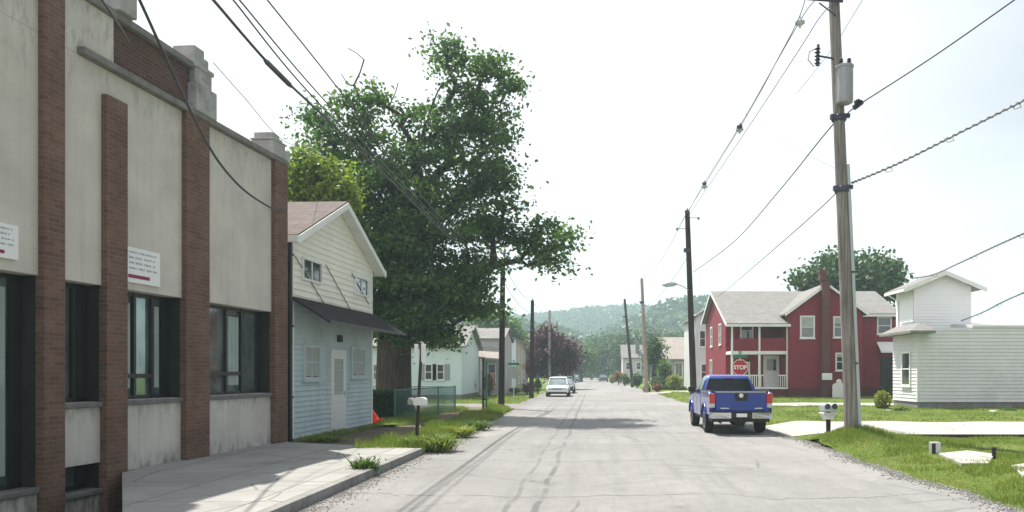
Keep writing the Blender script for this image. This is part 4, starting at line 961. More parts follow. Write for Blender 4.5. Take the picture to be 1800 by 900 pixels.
window(t, (0, Yh, 0), (1, 0, 0), (0, -1, 0), X_(1186, Yh), X_(1200, Yh), 1.3, 3.0, fr=.1, bars='v')
window(t, (x0, 0, 0), (0, 1, 0), (-1, 0, 0), 91, 92.2, 1.0, 2.6, fr=.1)
Yh = 125.; t = thing('far_house', 'small pale pink house far off behind the two right hand poles', 'house', (X_(1110, Yh), Yh, 0))
x0, x1 = X_(1095, Yh), X_(1128, Yh)
k = MB(); house_shell(k, x0, x1, Yh, Yh + 7, 0, 4.2, 6.2, 'x', .3); k.build('wall', mat('palepink', (.55, .5, .5), .8), t)
k = MB(); gable_roof(k, x0, x1, Yh, Yh + 7, 4.2, 6.2, 'x', .3); k.box(x1 - .9, x1 - .3, Yh + 1, Yh + 1.6, 5, 7.4); k.build('roof', M['roofgrey'], t)
for px in (1100, 1118): window(t, (0, Yh, 0), (1, 0, 0), (0, -1, 0), X_(px, Yh), X_(px, Yh) + .8, 2.3, 3.5, fr=.1)

# ---------------------------------------------------------------- bushes and further trees
pbush('hedge_bush', 'yellow green bush at the left corner of the white house', 'bush', 1552, 706, 37.5, 17, 24, 3000, .11, M['leafyellow'], 31)
pbush('garden_plant', 'low dark green plant in front of the white house wall', 'plant', 1585, 722, 35, 20, 7, 900, .09, M['leafmid'], 32)
pbush('garden_plant', 'small green plant beside the pale stone at the right frame edge', 'plant', 1772, 721, 35, 18, 6, 900, .09, M['leafmid'], 33)
pbush('dark_shrub', 'dark shrub by the side door of the red house', 'bush', 1556, 688, 55, 14, 12, 900, .16, M['leafdark'], 34)
def rock(name, label, px, py, Y, rx, rz, seed):
    rr = np.random.default_rng(seed); c = P(px, py, Y); t = MB(); n = 10; prof = []
    kx = Y / F; vs = []
    rings = [(.0, .75), (.35, 1.), (.7, .85), (1., .4)]
    for (h, s_) in rings:
        for j in range(n):
            a = 2 * math.pi * j / n; s2 = s_ * rr.uniform(.85, 1.1); vs.append((c.x + math.cos(a) * rx * kx * s2, c.y + math.sin(a) * rx * kx * s2 * .7, c.z - .03 + h * rz * kx))
    fs = [(i * n + j, i * n + (j + 1) % n, (i + 1) * n + (j + 1) % n, (i + 1) * n + j) for i in range(3) for j in range(n)] + [tuple(range(3 * n, 4 * n)), tuple(reversed(range(n)))]
    t.add(vs, fs); o = t.build(name, mat('rockm' + str(seed), (.5, .48, .45), .9), smooth=True); props(o, label, 'stone')
rock('garden_stone', 'whitish stone beside the yellow green bush', 1568, 734, 34.5, 16, 9, 1)
rock('garden_stone', 'dark topped stone between the bush and the low plant', 1562, 729, 35.2, 9, 10, 2)
rock('garden_stone', 'whitish stone on the lawn near the right frame edge', 1746, 731, 34.5, 12, 11, 3)
pbush('wheat_bush', 'yellow flowering bush in front of the tan house', 'bush', 1186, 668, 76, 17, 13, 1500, .2, M['leafyellow'], 35)
pbush('round_shrub', 'round dark green shrub on the verge left of the black pole', 'bush', 1176, 682, 78, 13, 9, 1300, .18, M['leafmid'], 36)
pbush('low_shrub', 'low green shrub between the round shrub and the black pole', 'bush', 1198, 684, 77, 12, 7, 900, .18, M['leafmid'], 37)
pbush('autumn_shrub', 'reddish brown shrub beside the yellow bush', 'bush', 1155, 678, 75, 10, 7, 800, .2, M['leafred'], 38)
pbush('tall_shrub', 'tall yellow green shrub beneath the dark conifer', 'bush', 1168, 645, 80, 20, 22, 2400, .22, M['leafmid'], 39)
pbush('dark_bush', 'dark bush between the tall shrub and the tan house', 'bush', 1160, 669, 79, 22, 12, 1800, .2, M['leafdark'], 40)
pbush('small_bush', 'small green bush at the foot of the far right pole', 'bush', 1099, 664, 108, 12, 10, 900, .26, M['leafmid'], 41)
pbush('russet_bush', 'russet leaved bush by the far right kerb', 'bush', 1087, 658, 118, 11, 10, 700, .3, M['leafred'], 42)
pbush('kerb_bush', 'bright green bush farthest along the right kerb', 'bush', 1077, 664, 128, 9, 7, 700, .3, M['leafyellow'], 43)
pbush('pole_bush', 'leafy bush growing round the foot of the tall vine pole', 'bush', 1137, 684, 74.5, 9, 10, 900, .16, M['leafmid'], 44)
pbush('verge_bush', 'ragged bush between the two right hand poles', 'bush', 1120, 664, 96, 13, 12, 1000, .26, M['leafdark'], 45)
pbush('porch_bush', 'brown grey bush in front of the grey porch', 'bush', 822, 672, 62, 17, 17, 1500, .16, M['leafpurple'], 46)
pbush('porch_shrub', 'tan brown shrub beside the porch column', 'bush', 860, 668, 62.5, 13, 15, 1200, .16, M['leafred'], 47)
pbush('flower_bush', 'dark purple bush at the foot of the second left pole', 'bush', 926, 680, 66, 9, 11, 900, .16, M['leafpurple'], 48)
pbush('corner_bush', 'bright green pointed bush right of the second left pole', 'bush', 945, 675, 70, 9, 13, 900, .16, M['leafmid'], 49)
pbush('street_bush', 'green bush along the kerb behind the white car', 'bush', 1003, 655, 130, 12, 9, 700, .3, M['leafdark'], 50)
pbush('foot_bush', 'low dark bush at the foot of the beige street wall', 'bush', 905, 686, 70, 14, 6, 700, .16, M['leafdark'], 51)
# weeds
def tuft(name, label, px, py, Y, rx, hgt, n, lm, seed, z0=None):
    rr = np.random.default_rng(seed); c = P(px, py, Y); z0 = c.z if z0 is None else z0; rx = rx * Y / F
    t = thing(name, label, 'weed', (c.x, Y, z0)); V, Fq = [], []
    for i in range(n):
        a, r0 = rr.uniform(0, 6.28), rx * abs(rr.normal(0, .4)); b = np.array([c.x + r0 * math.cos(a), Y + r0 * math.sin(a), z0]); out_ = np.array([math.cos(a), math.sin(a), 0]) * rx * rr.uniform(.2, 1.1)
        h = hgt * rr.uniform(.4, 1.15); sd = np.array([-math.sin(a + rr.normal()), math.cos(a), 0]) * rr.uniform(.008, .02)
        m_ = b + out_ * .4 + np.array([0, 0, h * .65]); e_ = b + out_ + np.array([0, 0, h * rr.uniform(.6, 1)])
        q_ = len(V); V += [b - sd, b + sd, m_ + sd * .9, m_ - sd * .9, e_ + sd * .1, e_ - sd * .1]; Fq += [[q_, q_ + 1, q_ + 2, q_ + 3], [q_ + 3, q_ + 2, q_ + 4, q_ + 5]]
        if i % 3 == 0:
            v2, f2 = leaf_quads(np.array([m_, e_]), .05, rr); q_ = len(V); V += list(v2); Fq += (f2 + q_).tolist()
    npmesh('foliage', np.array(V), np.array(Fq), lm, t)
tuft('kerb_weed', 'small weed sprouting from the kerb joint by the road', 641, 838, 14.2, 20, .34, 420, M['leafmid'], 52, .0)
tuft('verge_weed', 'clump of tall weeds at the end of the concrete pavement', 765, 790, 18.6, 34, .36, 900, M['grassblade'], 53, .05)
tuft('verge_weed', 'second clump of tall weeds around the foot of the leaning post', 728, 780, 18.9, 34, .26, 800, M['grassblade'], 55, .07)
tuft('yellow_weed', 'yellowish weed clump on the road side verge beyond the leaning post', 808, 768, 22.6, 26, .30, 500, M['leafyellow'], 54, .05)
tuft('verge_weed', 'weed clump on the verge just past the yellowish one', 838, 758, 25.5, 24, .28, 500, M['leafmid'], 56, .05)
tuft('path_weed', 'low weeds at the shop foot near the pavement end', 575, 776, 20.6, 30, .16, 400, M['grassblade'], 57, .06)

trees = [
 ('conifer_tree', 'dark pointed conifer right of the vine pole', 1151, 83, 594, 645, 13, M['leafdark'], 61),
 ('far_tree', 'tall green tree right of the far road end, behind the pale pink house', 1100, 170, 572, 655, 28, M['leaffar'], 62),
 ('far_tree', 'grey green tree closing the right side of the far road', 1062, 185, 590, 660, 24, M['leaffar'], 63),
 ('far_tree', 'dark green tree at the far end of the road', 1040, 210, 592, 660, 20, M['leafdark'], 64),
 ('far_tree', 'light green tree between the purple tree and the road end', 1022, 160, 602, 662, 20, M['leafmid'], 65),
 ('far_tree', 'broad tree behind the tan house roof', 1190, 150, 585, 640, 32, M['leaffar'], 66),
 ('far_tree', 'green tree just left of the black utility pole near the hill', 1222, 130, 578, 640, 18, M['leafmid'], 67),
 ('far_tree', 'tree behind the conifer, below the hill crest', 1140, 190, 576, 640, 25, M['leaffar'], 68),
 ('far_tree', 'tree behind the roof of the pale block house', 925, 150, 590, 650, 28, M['leaffar'], 69),
 ('far_tree', 'tree beyond the road end left of centre', 1000, 230, 598, 660, 22, M['leaffar'], 70),
 ('far_tree', 'tree beyond the road end right of centre', 1078, 235, 585, 660, 24, M['leafdark'], 71),
]
for (nm, lb, px, Y, pt_, pbm, rx, lm, sd_) in trees:
    cyy = (pt_ + pbm) / 2; ry = (pbm - pt_) / 2
    if nm == 'conifer_tree':
        bls = [pb(px, pt_ + 8, Y, 4, 8, 8), pb(px, pt_ + 20, Y, 9, 9, 16), pb(px, pt_ + 34, Y, 13, 11, 26)]
    else: bls = [pb(px, cyy, Y, rx, ry, 46), pb(px - rx * .5, cyy + ry * .25, Y, rx * .6, ry * .6, 16), pb(px + rx * .55, cyy + ry * .2, Y, rx * .55, ry * .6, 16)]
    make_tree(nm, lb, 'tree', (X_(px, Y), Y, 0), .3, 1.5, bls, .0035 * Y if nm != 'conifer_tree' else .3, 36, Y * .0085, lm, sd_, rtip=.03)

# hedge by the shop
rr = np.random.default_rng(21)
hx0, hx1, hy0, hy1 = X_(652, 29.2) - .2, X_(700, 29.2), 29.0, 30.2
t = thing('hedge', 'dark clipped hedge between the blue shop and the maple trunk', 'hedge', ((hx0 + hx1) / 2, 29.5, .08))
n = 9000; C = rr.uniform([hx0, hy0, .08], [hx1, hy1, 1.08], (n, 3)); fc = rr.integers(0, 3, n)
C[fc == 0, 1] = hy0 + rr.normal(0, .04, (fc == 0).sum()); C[fc == 1, 2] = 1.08 + rr.normal(0, .05, (fc == 1).sum())
V, Fq = leaf_quads(C, .07, rr); npmesh('foliage', V, Fq, M['hedge'], t)
k = MB()
for i in range(7): x = hx0 + .2 + i * (hx1 - hx0 - .4) / 6; k.tube([(x, 29.6, 0), (x + .05, 29.6, .9)], [.03, .015], 5)
k.build('stem', M['bark'], t)

# chain link fence
def chain_fence(pts, label, hgt=1.15):
    t = thing('chain_link_fence', label, 'fence', (pts[0][0], pts[0][1], .1))
    for i in range(len(pts) - 1):
        a, b_ = Vector((pts[i][0], pts[i][1], 0)), Vector((pts[i + 1][0], pts[i + 1][1], 0)); L_ = (b_ - a).length; u = (b_ - a) / L_
        n = max(2, round(L_ / 2.2))
        for j in range(n + (1 if i == len(pts) - 2 else 0)):
            p = a + u * L_ * j / n; k = MB(); k.tube([p + Z3 * .0, p + Z3 * (hgt + .12)], .03, 8); k.build('post', M['fence'], t)
        k = MB(); k.tube([a + Z3 * (hgt + .08), b_ + Z3 * (hgt + .08)], .022, 6); k.build('rail', M['fence'], t)
        k = MB(); st = .075; h0 = .12; D = hgt - h0; s0 = -D
        while s0 < L_:
            for sg in (0, 1):
                lo, hi = (s0, s0 + D) if sg == 0 else (s0 + D, s0)
                za, zb = h0, hgt + .06
                # clip to [0,L]
                def clipp(sa, z_a, sb, z_b):
                    if sa == sb: return None
                    if sa > sb: sa, z_a, sb, z_b = sb, z_b, sa, z_a
                    if sb < 0 or sa > L_: return None
                    if sa < 0: z_a += (z_b - z_a) * (0 - sa) / (sb - sa); sa = 0
                    if sb > L_: z_b -= (z_b - z_a) * (sb - L_) / (sb - sa); sb = L_
                    return sa, z_a, sb, z_b
                c = clipp(lo, za, hi, zb)
                if c: k.tube([a + u * c[0] + Z3 * c[1], a + u * c[2] + Z3 * c[3]], .0042, 3, caps=False)
            s0 += st
        k.build('wire_mesh', M['fence'], t)
chain_fence([(X_(694, 28.4), 28.4), (X_(800, 36), 36.0), (-12.5, 36.6)], 'teal green chain link fence running past the maple')

# orange cone-like thing lying at shop corner
c = P(655, 748, 26.95); c.z = .12
t = thing('traffic_cone', 'small orange red cone leaning at the shop corner by the hedge', 'cone', c)
k = MB(); axd = Vector((-.42, 0, 1)).normalized(); b0 = Vector((c.x + .12, c.y, .14)); k.lathe(b0, axd, [(.17, 0), (.15, .1), (.10, .35), (.04, .62), (.02, .64)], 14); k.build('cone_body', M['orange'], t, smooth=True)
k = MB(); k.obox(b0 + Vector((-.2, -.2, -.03)), (.42, 0, .16), (0, .4, 0), axd * .03); k.build('cone_base', M['orange'], t)

# ---------------------------------------------------------------- signs, posts, mailboxes
# leaning sign post with two narrow panels and mailboxes
Yp = 19.4
b0 = P(731, 765, Yp); b0.z = .1
t = thing('sign_post', 'leaning dark post with two narrow white panels and white mailboxes', 'sign', b0)
tp = P(741, 606, Yp)
k = MB(); k.tube([b0 - Z3 * .2, tp], [.045, .035], 8); k.build('post', M['wood_dark'], t)
for (a, b_) in ((729, 736), (741, 749)):
    k = MB(); k.box(X_(a, Yp), X_(b_, Yp), Yp - .06, Yp - .035, Z_(636, Yp), Z_(605, Yp)); k.build('panel', M['white'], t, bevel=.008)
for (a, b_, z0, z1) in ((719, 727, 711, 700), (729, 750, 712, 699)):
    k = MB(); x0, x1 = X_(a, Yp), X_(b_, Yp); r_ = (x1 - x0) / 2; zz0, zz1 = Z_(z0, Yp), Z_(z1, Yp)
    pts = [(x0, zz0), (x1, zz0), (x1, zz1 - .04)] + [((x0 + x1) / 2 + r_ * math.cos(th), zz1 - .04 + .05 * math.sin(th)) for th in (.5, 1.0, 1.57, 2.1, 2.6)] + [(x0, zz1 - .04)]
    k.prism([(x, Yp - .16, z) for x, z in pts], (0, .26, 0)); k.build('mailbox', M['signback' if a < 725 else 'whitetrim'], t, bevel=.006)
# twin slender post on the verge
Yp = 36.; t = thing('verge_post', 'slender greenish twin post beside the first left utility pole', 'post', (X_(852, Yp), Yp, .1))
for dx in (-3, 3):
    k = MB(); k.box(X_(852 + dx, Yp) - .04, X_(852 + dx, Yp) + .04, Yp, Yp + .08, 0, Z_(632 + dx, Yp)); k.build('upright', M['fence'] if dx > 0 else M['wood_dark'], t, bevel=.008)
k = MB(); k.box(X_(849, Yp), X_(855, Yp), Yp + .01, Yp + .06, 1.5, 1.6); k.box(X_(849, Yp), X_(855, Yp), Yp + .01, Yp + .06, .6, .7); k.build('brace', M['wood_dark'], t)
def octagon(r_): return [(r_ * math.cos(math.pi / 8 + i * math.pi / 4), r_ * math.sin(math.pi / 8 + i * math.pi / 4)) for i in range(8)]
def stop_sign(px, py, Y, front, label, nm='stop_sign'):
    c = P(px, py, Y); t = thing(nm, label, 'sign', (c.x, c.y, .1)); r_ = .41
    k = MB(); k.tube([(c.x, c.y + .03, -.1), (c.x, c.y + .03, c.z + .62)], .03, 8); k.build('post', M['galv'], t)
    sg = -1 if front else 1
    k = MB(); k.prism([(c.x + a, c.y - .004 * 1, c.z + z) for a, z in octagon(r_)], (0, .004, 0)); pl = k.build('plate', M['white'] if front else M['signback'], t)
    if front:
        k = MB(); k.prism([(c.x + a, c.y - .008, c.z + z) for a, z in octagon(r_ * .93)], (0, .003, 0)); k.build('red_face', M['stopred'], pl)
        cu = bpy.data.curves.new('lettering', 'FONT'); cu.body = 'STOP'; cu.size = .27; cu.align_x = 'CENTER'; cu.align_y = 'CENTER'; cu.extrude = .001; cu.offset = .008
        cu.materials.append(M['white']); o = bpy.data.objects.new('tmp', cu); COL.objects.link(o); bpy.context.view_layer.update(); me = bpy.data.meshes.new_from_object(o); bpy.data.objects.remove(o); o = bpy.data.objects.new('lettering', me); COL.objects.link(o); o.parent = pl
        o.location = (0, -.011, c.z - .1); o.rotation_euler = (R(90), 0, 0)
    k = MB(); k.box(c.x - .36, c.x + .36, c.y - .02, c.y - .012, c.z + .46, c.z + .62)
    k.box(c.x - .006, c.x + .006, c.y - .33, c.y + .36, c.z + .64, c.z + .8); k.build('street_name_plate', M['signgreen'], t)
stop_sign(1301, 646, 38.5, True, 'red octagonal stop sign above the blue pickup with green street plate')
stop_sign(903, 655, 50., False, 'back of a grey stop sign with green street plate by the left side street')
# double mailbox with two round dark ends
Yp = 20.9; c = P(1456, 756, Yp); t = thing('double_mailbox', 'pair of white mailboxes with dark round ends left of the big pole', 'mailbox', (c.x, c.y, .2))
k = MB(); k.box(c.x - .05, c.x + .05, Yp - .05, Yp + .05, 0, Z_(724, Yp)); k.build('post', M['wood_dark'], t, bevel=.008)
k = MB(); k.box(X_(1444, Yp), X_(1468, Yp), Yp - .2, Yp + .25, Z_(727, Yp), Z_(725, Yp)); k.build('tray', M['white'], t)
k = MB(); k.prism([(X_(1446, Yp), Yp - .12, Z_(727, Yp)), (X_(1466, Yp), Yp - .12, Z_(727, Yp)), (X_(1463, Yp), Yp - .12, Z_(737, Yp)), (X_(1448, Yp), Yp - .12, Z_(737, Yp))], (0, .3, 0)); k.build('newspaper_box', M['white'], t, bevel=.01)
for px in (1450, 1462):
    x = X_(px, Yp); zc = Z_(714, Yp); k = MB(); r_ = .085
    pts = [(x - r_, zc - .12), (x + r_, zc - .12)] + [(x + r_ * math.cos(th), zc + r_ * math.sin(th)) for th in [i * math.pi / 8 for i in range(9)]]
    k.prism([(a, Yp - .25, z) for a, z in pts], (0, .5, 0)); bx = k.build('box', M['galv'], t, bevel=.004)
    k = MB(); k.lathe((x, Yp - .252, zc + .0), (0, -1, 0), [(.07, 0), (.07, .012), (.0, .014)], 14); k.build('round_door', M['hardware'], bx)
# stub posts on the right lawn
c = P(1643, 803, 16.6); t = thing('stub_post', 'grey weathered stub post on the lawn by the pale slab', 'post', (c.x, c.y, .15))
k = MB(); k.box(c.x - .09, c.x + .09, c.y - .09, c.y + .09, 0, Z_(777, 16.6)); k.build('post_body', M['galv'], t, bevel=.01); k = MB(); k.box(c.x - .1, c.x - .02, c.y - .1, c.y - .092, .1, Z_(779, 16.6)); k.build('strap', M['wood_dark'], t)
c = P(1747, 808, 15.8); t = thing('marker_post', 'short black marker post right of the pale slab', 'post', (c.x, c.y, .15))
k = MB(); k.tube([(c.x, c.y, 0), (c.x, c.y, Z_(789, 15.8))], [.045, .04], 8); k.build('post_body', M['blackplastic'], t); k = MB(); k.tube([(c.x, c.y, Z_(789, 15.8)), (c.x, c.y, Z_(786, 15.8))], [.055, .05], 8); k.build('cap', M['blackplastic'], t)
# driveway edging
k = MB()
for i in range(9): x = 8.1 + i * 2.0; k.box(x, x + 1.98, 20.8, 20.9, .0, .235)
o = k.build('driveway_edging', M['wood_dark'], bevel=.01); props(o, 'low dark edging board along the near side of the driveway', 'edging')

# ---------------------------------------------------------------- utility poles
def insul(mb, p, ax=(0, 0, 1), s_=1.0):
    mb.lathe(p, ax, [(.02 * s_, 0), (.05 * s_, .02), (.02 * s_, .05), (.05 * s_, .07), (.02 * s_, .1), (.045 * s_, .12), (.015 * s_, .15)], 10)
def pole(name, label, b0, tp, r0, r1, m, extra=None, group=None):
    t = thing('utility_pole', label, 'utility pole', b0, 0, group)
    k = MB(); n = 7; k.tube([Vector(b0).lerp(Vector(tp), i / n) + (Vector((0, 0, -.5)) if i == 0 else Vector()) for i in range(n + 1)], [r0 + (r1 - r0) * i / n for i in range(n + 1)], 16)
    k.build('pole', M[m], t, smooth=True); return t
PYm = 20.3
mb0 = P(1497, 752, PYm); mtp = P(1463, -75, PYm)
def on(b0, tp, py, Y): z = Z_(py, Y); f = (z - b0.z) / (tp.z - b0.z); return b0.lerp(tp, f)
mp_ = pole('utility_pole', 'big light brown wooden utility pole with grey transformer on the mound', mb0, mtp, .17, .13, 'pole_light')
# conduit
k = MB(); k.tube([on(mb0, mtp, 750, PYm) + Vector((.19, -.05, 0)), on(mb0, mtp, 520, PYm) + Vector((.18, -.05, 0)), on(mb0, mtp, 290, PYm) + Vector((.165, -.05, 0))], .05, 8); k.build('conduit', M['conduit'], mp_)
for py in (640, 480, 330):
    k = MB(); p = on(mb0, mtp, py, PYm); k.lathe(p + Vector((.15, -.05, 0)), (0, 0, 1), [(.075, 0), (.075, .04)], 14); k.build('strap', M['hardware'], mp_)
p = on(mb0, mtp, 190, PYm) + Vector((.06, -.3, 0))
k = MB(); hT = (190 - 122) / F * PYm; k.lathe(p, (0, 0, 1), [(.15, 0), (.2, .03), (.205, .1), (.205, hT - .1), (.225, hT - .08), (.225, hT - .03), (.16, hT), (.02, hT + .03)], 22)
for j in range(8):
    a = 2 * math.pi * j / 8; k.box(p.x + .205 * math.cos(a) - .012, p.x + .205 * math.cos(a) + .012, p.y + .205 * math.sin(a) - .012, p.y + .205 * math.sin(a) + .012, p.z + .1, p.z + hT - .12)
tr = k.build('transformer', M['signback'], mp_, smooth=True)
k = MB(); insul(k, p + Vector((-.1, -.05, hT)), s_=1.3); insul(k, p + Vector((.1, -.05, hT)), s_=1.3); k.build('bushing', M['hardware'], tr)
k = MB(); pp = on(mb0, mtp, 160, PYm); k.box(pp.x - .02, pp.x + .16, pp.y - .2, pp.y - .08, pp.z - .2, pp.z + .25); k.build('transformer_bracket', M['hardware'], tr)
# lightning arrester / cutout on the left arm
pc = on(mb0, mtp, 112, PYm); q_ = P(1437, 98, PYm - .3)
k = MB(); k.tube([pc, Vector((pc.x - .15, pc.y - .1, pc.z + .1)), q_], .025, 6); k.tube([q_ + Vector((.0, 0, -.25)), q_ + Vector((.02, 0, .28))], [.05, .035], 8)
for i in range(5): k.lathe(q_ + Vector((0, 0, -.2 + i * .09)), (0, 0, 1), [(.03, 0), (.08, .01), (.03, .04)], 10)
k.tube([q_ + Vector((0, 0, .2)), q_ + Vector((-.2, 0, .1)), q_ + Vector((-.24, 0, -.1)), q_ + Vector((-.08, 0, -.28))], .012, 5); k.build('fuse_cutout', M['hardware'], mp_)
# crossarm at the top of frame
ca = on(mb0, mtp, 8, PYm)
k = MB(); k.tube([ca + Vector((.15, -.2, .0)), P(1418, -3, PYm - .4)], .045, 6); k.tube([ca + Vector((0, -.15, -.35)), P(1440, 5, PYm - .3)], .02, 5)
k.build('crossarm', M['hardware'], mp_)
k = MB(); insul(k, P(1424, -2, PYm - .4)); insul(k, P(1447, 2, PYm - .35)); k.build('insulator', M['hardware'], mp_)
for py, nmb in ((208, 'cable_clamp'), (333, 'cable_clamp')):
    k = MB(); p = on(mb0, mtp, py, PYm)
    k.lathe(p - Z3 * .08, (0, 0, 1), [(.17, 0), (.19, .03), (.19, .12), (.17, .15)], 16); k.box(p.x - .24, p.x - .1, p.y - .14, p.y - .02, p.z - .05, p.z + .07); k.box(p.x + .1, p.x + .26, p.y - .1, p.y - .0, p.z + .0, p.z + .1); k.build(nmb, M['hardware'], mp_)

def side_pole(label, px0, py0, px1, py1, Y, r_, m, group=None, wires=True, arm=0):
    b0, tp = P(px0, py0, Y), P(px1, py1, Y); b0.z = max(b0.z, .0)
    t = pole('utility_pole', label, b0, tp, r_, r_ * .72, m, group=group)
    k = MB(); 
    for dx in (-.0,): insul(k, tp + Z3 * .0)
    k.build('insulator', M['hardware'], t)
    k = MB(); z_ = tp - Z3 * 2.3; k.lathe(z_, (0, 0, 1), [(r_ * 1.1, 0), (r_ * 1.1, .2)], 12); k.build('band', M['hardware'], t)
    if arm:
        k = MB(); k.box(tp.x - arm, tp.x + arm, tp.y - .12, tp.y - .02, tp.z - .5, tp.z - .4); k.build('crossarm', M['wood_dark'], t)
    return t, b0, tp
L1 = side_pole('nearest dark pole on the left, on the grass tip by the road', 881, 719, 884, 462, 41., .17, 'pole_dark')
L2 = side_pole('second dark pole on the left, by the far corner lawn', 934, 699, 936, 528, 57.5, .17, 'pole_dark')
L3 = side_pole('thin pole rising behind the purple tree', 966, 684, 966, 546, 86., .16, 'wood_pole')
L4 = side_pole('faint pole just right of the one behind the purple tree', 978, 674, 979, 566, 118., .17, 'wood_pole')
R2 = side_pole('dark pole with the street lamp, rising left of the pickup', 1220, 713, 1208, 370, 44., .19, 'pole_dark', arm=.0)
R3 = side_pole('slim leaning pole with leaves at its foot, left of the conifer', 1137, 690, 1128, 490, 74., .19, 'wood_pole')
R4 = side_pole('leaning pole farther along the right kerb', 1112, 680, 1098, 526, 100., .2, 'wood_dark')
# hardware on pole R2
k = MB(); 
for (px, py) in ((1190, 402), (1228, 383)): 
    c = P(px, py, 44); k.tube([Vector((R2[2].x, 44, c.z)), c], .02, 5); insul(k, c - Z3 * .1, s_=1.5)
k.build('side_arm', M['hardware'], R2[0])
# street lamp on R2: arm + head
k = MB(); k.tube([P(1213, 512, 44), P(1200, 503, 43.6), P(1188, 499, 43.3)], .03, 6); sl = k.build('lamp_arm', M['galv'], R2[0])
k = MB(); c0, c1 = P(1190, 499, 43.3), P(1165, 501, 42.8); k.tube([c0, c0.lerp(c1, .3), c0.lerp(c1, .7), c1], [.05, .13, .14, .06], 10); k.build('lamp_head', M['galv'], sl, smooth=True)

# ---------------------------------------------------------------- cables
def cable(label, pts, r_=.012, m='cable', sag=0., lumps=(), nm='overhead_cable', group=None, seg=10, knots=None, cat='cable'):
    path = []
    for i in range(len(pts) - 1):
        a, b_ = Vector(pts[i]), Vector(pts[i + 1])
        for j in range(seg + (1 if i == len(pts) - 2 else 0)):
            f = j / seg; path.append(a.lerp(b_, f) - Z3 * sag * 4 * f * (1 - f))
    # only smooth if more than two anchors
    k = MB(); k.tube(path, r_, 6); 
    o = k.build(nm, M[m], None, smooth=True); props(o, label, cat, group)
    if lumps:
        for f in lumps:
            idx = int(f * (len(path) - 1)); p = path[idx]; k = MB(); k.lathe(p - Z3 * .09, (0, 0, 1), [(.02, 0), (.09, .03), (.10, .1), (.06, .15), (.02, .2)], 10); k.build('spacer', M['hardware'], o)
    return o
def spline(pp, Ys, n=8):   # smooth path through pixel points with depths
    Q = [P(a, b_, y) for (a, b_), y in zip(pp, Ys)]; outp = []
    for i in range(len(Q) - 1):
        p0, p1, p2, p3 = Q[max(i - 1, 0)], Q[i], Q[i + 1], Q[min(i + 2, len(Q) - 1)]
        for j in range(n):
            t_ = j / n; outp.append(.5 * ((2 * p1) + (p2 - p0) * t_ + (2 * p0 - 5 * p1 + 4 * p2 - p3) * t_ ** 2 + (3 * p1 - p0 - 3 * p2 + p3) * t_ ** 3))
    outp.append(Q[-1]); return outp
def cable_s(label, pp, Ys, r_=.012, m='cable', nm='overhead_cable', lumps=(), **kw):
    return cable(label, spline(pp, Ys), r_, m, seg=1, nm=nm, lumps=lumps, **kw)
# bundle on the left
cable_s('lowest cable of the left bundle, with a thick splice', [(355, -22), (375, 0), (478, 118), (560, 196), (700, 330), (800, 425), (883, 478)], [9.6, 10, 12, 14.2, 20, 28, 41], .020)
cable_s('second cable of the left bundle, just above the spliced one', [(390, -20), (410, 0), (545, 165), (700, 322), (800, 420), (883, 472)], [10, 10.5, 13.5, 20, 28, 41], .012)
cable_s('third cable of the left bundle, close beside the second', [(402, -20), (421, 0), (560, 165), (710, 325), (805, 418), (884, 469)], [10.2, 10.6, 14, 20, 28, 41], .012)
cable_s('topmost separate cable on the left, crossing the tree', [(452, -22), (470, 0), (590, 150), (720, 320), (810, 415), (884, 464)], [11, 11.5, 15, 20.5, 28.5, 41], .012)
o = MB(); a = spline([(466, 106), (478, 118), (500, 140), (512, 152)], [11.6, 12, 12.5, 12.8]); o.tube(a, [.028] * 3 + [.04] * (len(a) - 6) + [.028] * 3, 8); sp_ = o.build('cable_splice', M['cable']); props(sp_, 'thick black splice sleeve on the lowest left cable', 'splice')
cable_s('sagging black cable hooked to the brick corner above the shop', [(238, -14), (250, 10), (300, 120), (345, 215), (385, 285), (430, 335), (478, 366), (503, 372)], [10.6, 10.8, 11.8, 13, 14.6, 16.4, 18.6, 19.6], .022)
cable_s('short black cable loop in front of the raised brick parapet', [(168, -20), (182, 4), (205, 38), (226, 74)], [10, 10.4, 11, 12.5], .016)
cable_s('faint thin wire reaching the small corner pier', [(375, 110), (430, 172), (500, 248), (560, 264)], [15, 17, 20, 28], .008, 'cablegrey')
cable_s('drop wire from the nearest left pole up into the maple', [(883, 468), (860, 436), (800, 446), (735, 468)], [41, 38, 35, 33], .012, 'cablegrey')
def span(lb, A, B, dz=0., sag=.4, r_=.014, **kw): return cable(lb, [tuple(A[2] - Z3 * dz), tuple(B[2] - Z3 * dz)], r_, 'cablegrey', sag, **kw)
span('upper wire from the nearest left pole to the second left pole', L1, L2, .05); span('lower wire from the nearest left pole to the second left pole', L1, L2, .9)
span('wire from the second left pole to the pole behind the purple tree', L2, L3, .1); span('wire between the two faint poles beyond the purple tree', L3, L4, .1)
